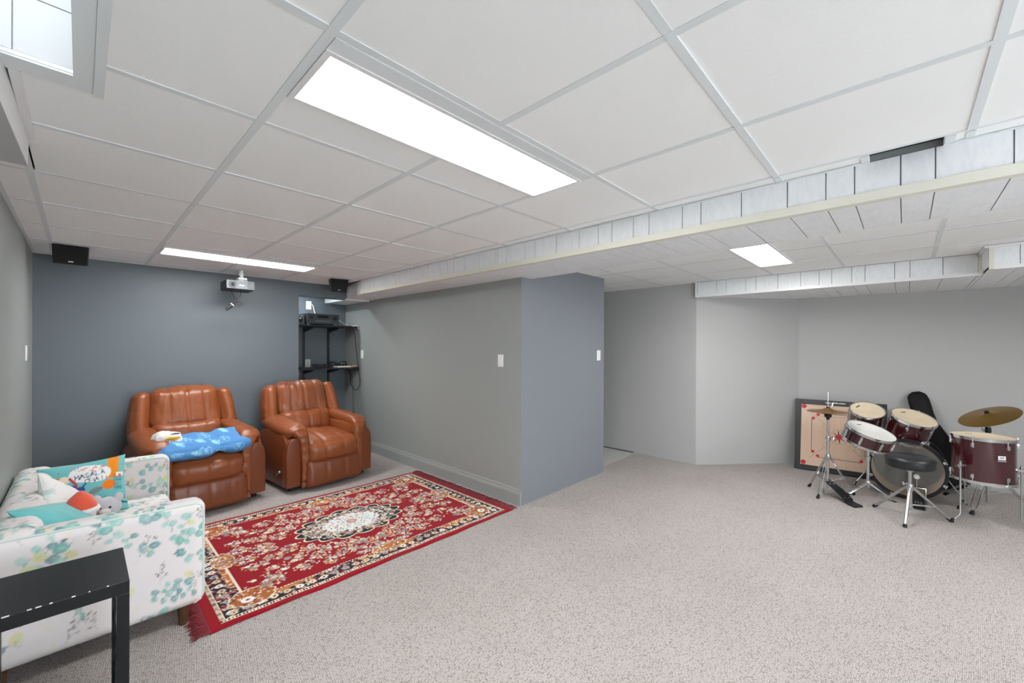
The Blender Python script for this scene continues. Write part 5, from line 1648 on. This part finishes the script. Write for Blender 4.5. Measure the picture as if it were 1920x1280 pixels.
def build_floor_tom():
    c = Vector((5.225, -.472, .712)); R, D = .182, .36
    t = thing('floor_tom', 'deep wine red floor tom on three chrome legs', 'drum', c, (0, 0, -YAW - .1), KIT)
    drum_parts(t, R, D, M_HEAD, 6)
    inv = (Matrix.Translation(c) @ Matrix.Rotation(-YAW - .1, 4, 'Z')).inverted()
    for ang in (2.40, .45, -1.62):
        d = Vector((math.cos(ang), math.sin(ang), 0)); p = c + d * (R + .022)
        top = p + Vector((0, 0, -.20)); lo = Vector((p.x, p.y, .075)); ft = Vector((p.x, p.y, .012)) + d * .075
        lg = obj('leg', MB().tube([top, lo, lo + d * .012 + Vector((0, 0, -.016)), ft], .0058, 10).xf(inv), M_STEEL, t, smooth=True)
        obj('rubber_foot', MB().tube([ft + Vector((0, 0, -.011)), ft + Vector((0, 0, .0)), ft - d * .012 + Vector((0, 0, .022))], [.012, .012, .008], 10).xf(inv), M_RUBBER, lg, smooth=True)
        q = c + d * R + Vector((0, 0, -.245))
        br = obj('leg_bracket', MB().tube([q, q + d * .032], .016, 12).tube([q + d * .022 + Vector((0, 0, -.02)), q + d * .022 + Vector((0, 0, .03))], .010, 10).xf(inv), M_CHROME, t, smooth=True)
        obj('wing_nut', MB().tube([q + d * .03, q + d * .05], .006, 8).tube([q + d * .048 + Vector((.012, -.012, 0)), q + d * .048 + Vector((-.012, .012, 0))], .005, 6).xf(inv), M_CHROME, br, smooth=True)
    # maker's plate on the shell, towards the camera's right
    a0 = -2.66
    d = Vector((math.cos(a0), math.sin(a0), 0)); s_ = Vector((-d.y, d.x, 0))
    q = c + d * (R + .0015) + Vector((0, 0, -.135))
    def BX(w, z0, z1, th): return [q - s_ * w + Vector((0, 0, z0)) + d * th, q + s_ * w + Vector((0, 0, z0)) + d * th, q + s_ * w + Vector((0, 0, z1)) + d * th, q - s_ * w + Vector((0, 0, z1)) + d * th]
    bd = obj('badge', MB().add(BX(.024, -.016, .016, .001), [(0, 1, 2, 3)]).xf(inv), mat('badge_white', (224, 226, 226), rough=.4), t)
    obj('badge_marks', MB().add(BX(.012, -.006, .008, .002), [(0, 1, 2, 3)]).xf(inv), M_PROJ, bd)
    obj('badge_lettering', MB().add(BX(.028, -.030, -.022, .001), [(0, 1, 2, 3)]).xf(inv), M_PROJ, bd)


build_floor_tom()


# ---- crash cymbal on stand
def build_crash():
    c = (5.70, -.545)
    t = thing('crash_cymbal', 'large brass cymbal on a stand behind the floor tom', 'cymbal stand', (c[0], c[1], 0), group=KIT)
    obj('lower_tube', MB().tube([(c[0], c[1], .05), (c[0], c[1], .50)], .0125, 12), M_STEEL, t, smooth=True, world=True)
    obj('upper_tube', MB().tube([(c[0], c[1], .48), (c[0], c[1], .83)], .008, 12), M_STEEL, t, smooth=True, world=True)
    obj('height_clamp', MB().lathe([(0, .03), (.018, .03), (.022, 0), (.018, -.03), (0, -.03)], 14, (c[0], c[1], .705)), M_BLACK, t, smooth=True, world=True)
    wingnut(t, (c[0] - .01, c[1] + .01, .71), 2.3)
    R = .205
    Mx = TR((c[0], c[1], .845), tilt_euler(UPV + TOCAM * -.06 + RIGHT * -.50))
    obj('cymbal', MB().lathe([(.005, .020), (.022, .018), (.034, .008), (.08, .002), (R, -.016), (R, -.0172), (.08, .0005), (.034, .006), (.005, .018)], 64).xf(Mx), M_BRASS2, t, smooth=True, world=True)
    obj('felt', MB().lathe([(0, .040), (.014, .040), (.016, .024), (.016, .018), (0, .018)], 16).xf(Mx), M_RUBBER, t, smooth=True, world=True)
    for k, p in enumerate([(5.37, -.42), (5.90, -.285), (5.86, -.83)]):
        f = Vector((p[0], p[1], .012)); a = Vector((c[0], c[1], .36)); dv = (f - a).normalized(); sd = Vector((-dv.y, dv.x, 0)).normalized()
        kk = a.lerp(f, .22); e = f - dv * .03
        lg = obj('leg', MB().tube([a, kk, kk.lerp(e, .12) + sd * .02, kk.lerp(e, .9) + sd * .02, e, kk.lerp(e, .9) - sd * .02, kk.lerp(e, .12) - sd * .02, kk], .0055, 8), M_CHROME, t, smooth=True, world=True)
        foot(f - Vector((0, 0, .012)), -dv, lg, .013)
        obj('brace', MB().tube([(c[0], c[1], .12), tuple(a.lerp(f, .55))], .0045, 8), M_STEEL, t, smooth=True, world=True)
    obj('collar', MB().lathe([(0, .03), (.02, .03), (.024, 0), (.02, -.03), (0, -.03)], 14, (c[0], c[1], .36)), M_CHROME, t, smooth=True, world=True)


build_crash()


# ---- drum throne
def build_throne():
    c = (4.875, -.03)
    t = thing('drum_stool', 'round black padded drum stool on a steel tripod', 'stool', (c[0], c[1], 0), group=KIT)
    R = .158
    pr_ = [(0, .432), (R * .80, .433), (R * .97, .442), (R, .458), (R * 1.0, .498), (R * .97, .518), (R * .84, .532), (R * .4, .538), (0, .539)]
    obj('seat', MB().lathe(pr_, 48, (c[0], c[1], 0)), M_VINYL, t, smooth=True, world=True, flat_angle=80)
    obj('seat_piping', MB().lathe([(R + .002 + .004 * math.cos(a), .508 + .004 * math.sin(a)) for a in np.linspace(0, 2 * PI, 7)[:-1]], 48, (c[0], c[1], 0), closed=True), M_VINYL, t, smooth=True, world=True)
    obj('seat_plate', MB().lathe([(.0, .434), (.05, .433), (.05, .425), (.022, .420), (.022, .400), (0, .400)], 20, (c[0], c[1], 0)), M_STEEL, t, smooth=True, world=True)
    obj('upper_tube', MB().tube([(c[0], c[1], .42), (c[0], c[1], .22)], .0125, 14), M_STEEL, t, smooth=True, world=True)
    obj('lower_tube', MB().tube([(c[0], c[1], .30), (c[0], c[1], .075)], .0160, 14), M_STEEL, t, smooth=True, world=True)
    wingnut(t, (c[0] - .012, c[1] + .012, .30), 2.2)
    tripod(t, c, .265, .12, [(4.605, .0), (5.005, .205), (5.03, -.28)], r=.0115, double=False, m=M_STEEL)


build_throne()


# =================================================================== CARROM BOARD
def carrom_canvas(W):
    c = Canvas(W, W, 420, (222, 192, 168)); R = random.Random(2)
    for k in range(160):
        x = R.random() * W; c.line([(x, 0), (x + R.uniform(-.02, .02), W)], R.uniform(.002, .008), R.choice([(228, 200, 178), (214, 182, 156), (220, 188, 162)]), .35)
    red, ink = (206, 44, 48), (60, 48, 52)
    a, b = .105, .135
    for (p0, p1, q0, q1) in (((a, b + .03), (a, W - b - .03), (b, b + .03), (b, W - b - .03)), ((W - a, b + .03), (W - a, W - b - .03), (W - b, b + .03), (W - b, W - b - .03)),
                             ((b + .03, a), (W - b - .03, a), (b + .03, b), (W - b - .03, b)), ((b + .03, W - a), (W - b - .03, W - a), (b + .03, W - b), (W - b - .03, W - b))):
        c.line([p0, p1], .0065, (34, 30, 36)); c.line([q0, q1], .0024, ink, .6)
    for sx in (0, 1):
        for sy in (0, 1):
            X = lambda v: v if sx == 0 else W - v
            Y = lambda v: v if sy == 0 else W - v
            c.ell(X(.028), Y(.028), .026, .026, 0, (196, 22, 34))
            for p in ((X((a + b) / 2), Y(b + .03)), (X(b + .03), Y((a + b) / 2))):
                c.ell(p[0], p[1], .017, .017, 0, red); c.ell(p[0], p[1], .008, .008, 0, (170, 30, 40))
            c.line([(X(.075), Y(.075)), (X(.27), Y(.27))], .0022, ink, .7)
            c.ring(X(.25), Y(.25), .035, .035, .002, ink, .5)
    c.ring(W / 2, W / 2, .085, .085, .0024, ink, .7)
    for k in range(8):
        t = k * PI / 4 + .08
        x, y = W / 2 + .082 * math.cos(t), W / 2 + .082 * math.sin(t)
        nx_, ny_ = -math.sin(t) * .012, math.cos(t) * .012
        c.poly([(W / 2 + nx_, W / 2 + ny_), (x, y), (W / 2 - nx_, W / 2 - ny_)], red if k % 2 else (58, 40, 44))
    c.ell(W / 2, W / 2, .026, .026, 0, red)
    for k in range(5): c.ell(W * .42 + k * .016, a + .016, .007, .004, 0, (226, 130, 120), .8)
    return c


def build_carrom():
    SZ_, FR, TH = .842, .058, .035
    bl = Vector((5.93, .965, .0)); br = Vector((6.005, .128, .0))
    ex = (br - bl).normalized()                                # along the board's foot
    nrm = Vector((ex.y, -ex.x, 0))                             # towards the room
    if nrm.x > 0: nrm = -nrm
    lean = math.asin(.22 / SZ_)
    ez = (Vector((0, 0, 1)) * math.cos(lean) - nrm * math.sin(lean)).normalized()
    ey = ez.cross(ex).normalized()                             # into the wall
    if ey.dot(nrm) > 0: ey = -ey
    Mx = Matrix(((ex.x, ey.x, ez.x, bl.x), (ex.y, ey.y, ez.y, bl.y), (ex.z, ey.z, ez.z, .008), (0, 0, 0, 1)))
    t = thing('carrom_board', 'carrom board with black frame leaning on the wall', 'game board', (0, 0, 0))
    t.matrix_world = Mx
    for x0, x1, z0, z1 in ((0, FR, 0, SZ_), (SZ_ - FR, SZ_, 0, SZ_), (FR, SZ_ - FR, 0, FR), (FR, SZ_ - FR, SZ_ - FR, SZ_)):
        obj('frame_rail', MB().box(x0, x1, 0, TH, z0, z1), M_BLACKFRAME, t, bevel=.003)
    W = SZ_ - 2 * FR
    cv = carrom_canvas(W); n = 230
    u, v = np.meshgrid(np.linspace(0, W, n), np.linspace(0, W, n))
    V = np.stack([u.ravel() + FR, np.full(u.size, .012), v.ravel() + FR], 1)
    i, j = np.meshgrid(np.arange(n - 1), np.arange(n - 1)); q = (j * n + i).ravel()
    np_obj('playing_surface', V, np.stack([q, q + 1, q + n + 1, q + n], 1), M_CARROM, t, cv.sample(u.ravel(), v.ravel()), smooth=False)
    obj('back_panel', MB().box(FR, SZ_ - FR, .016, TH - .004, FR, SZ_ - FR), M_BLACKWOOD, t)
    # white maker's lettering on the top rail, too small to read
    mb = MB(); x = .295; R = random.Random(9)
    while x < .475:
        w = R.uniform(.006, .011); mb.box(x, x + w, -.0012, .0002, SZ_ - FR + .022, SZ_ - FR + .022 + R.choice([.012, .014, .016])); x += w + .0035
    lt = obj('lettering', mb, M_PAPER, t); lt['kind'] = 'stuff'


build_carrom()


# =================================================================== BLACK GIG BAG
def build_bag():
    """soft guitar bag leaning in behind the drums"""
    foot_ = Vector((6.02, -.30, .0)); top = Vector((6.27, -.085, .95))
    ax = (top - foot_); L = ax.length; ax.normalize()
    nrm = Vector((-1, -.1, .2)); nrm = (nrm - ax * nrm.dot(ax)).normalized(); sd = ax.cross(nrm).normalized()
    prof = [(0, .10), (.03, .165), (.10, .195), (.22, .19), (.32, .17), (.42, .15), (.52, .14), (.60, .115), (.68, .09), (.78, .082), (.88, .084), (.95, .080), (.99, .055), (1.0, .03)]
    n, m = 34, 44; V = []
    for i in range(m):
        s = i / (m - 1); w = np.interp(s, [p[0] for p in prof], [p[1] for p in prof]); th = np.interp(s, [0, .05, .4, .6, .9, 1], [.03, .06, .06, .045, .035, .012])
        for k in range(n):
            a = 2 * PI * k / n; ca, sa = math.cos(a), math.sin(a)
            ex = math.copysign(abs(ca) ** .6, ca) * w; en = math.copysign(abs(sa) ** .75, sa) * th
            p = foot_ + ax * (s * L + .012) + sd * ex + nrm * en
            q = noise.noise(p * 8) * .012
            V.append(p + nrm * q)
    F = [(i * n + k, i * n + (k + 1) % n, (i + 1) * n + (k + 1) % n, (i + 1) * n + k) for i in range(m - 1) for k in range(n)] + [tuple(range(n)), tuple((m - 1) * n + k for k in range(n))]
    zmin = min(p.z for p in V)
    V = [(p.x, p.y, p.z - zmin + .003) for p in V]
    t = thing('guitar_bag', 'black soft guitar bag leaning on the wall behind drums', 'bag', (6.05, -.30, 0))
    body = obj('bag_body', MB().add(V, F), M_BAG, t, smooth=True, flat_angle=180, world=True)
    mid = foot_ + ax * (.42 * L) + nrm * .07
    obj('handle', MB().tube(smooth_path([mid - ax * .06, mid - ax * .04 + nrm * .03, mid + ax * .04 + nrm * .03, mid + ax * .06], 14), .008, 8), M_RUBBER, t, smooth=True, world=True)
    obj('zip', MB().tube([tuple(foot_ + ax * (s * L) + sd * (np.interp(s, [p[0] for p in prof], [p[1] for p in prof]) + .002) + nrm * .0 + Vector((0, 0, -zmin))) for s in np.linspace(.06, .94, 24)], .0035, 6), M_RUBBER, t, world=True)


build_bag()
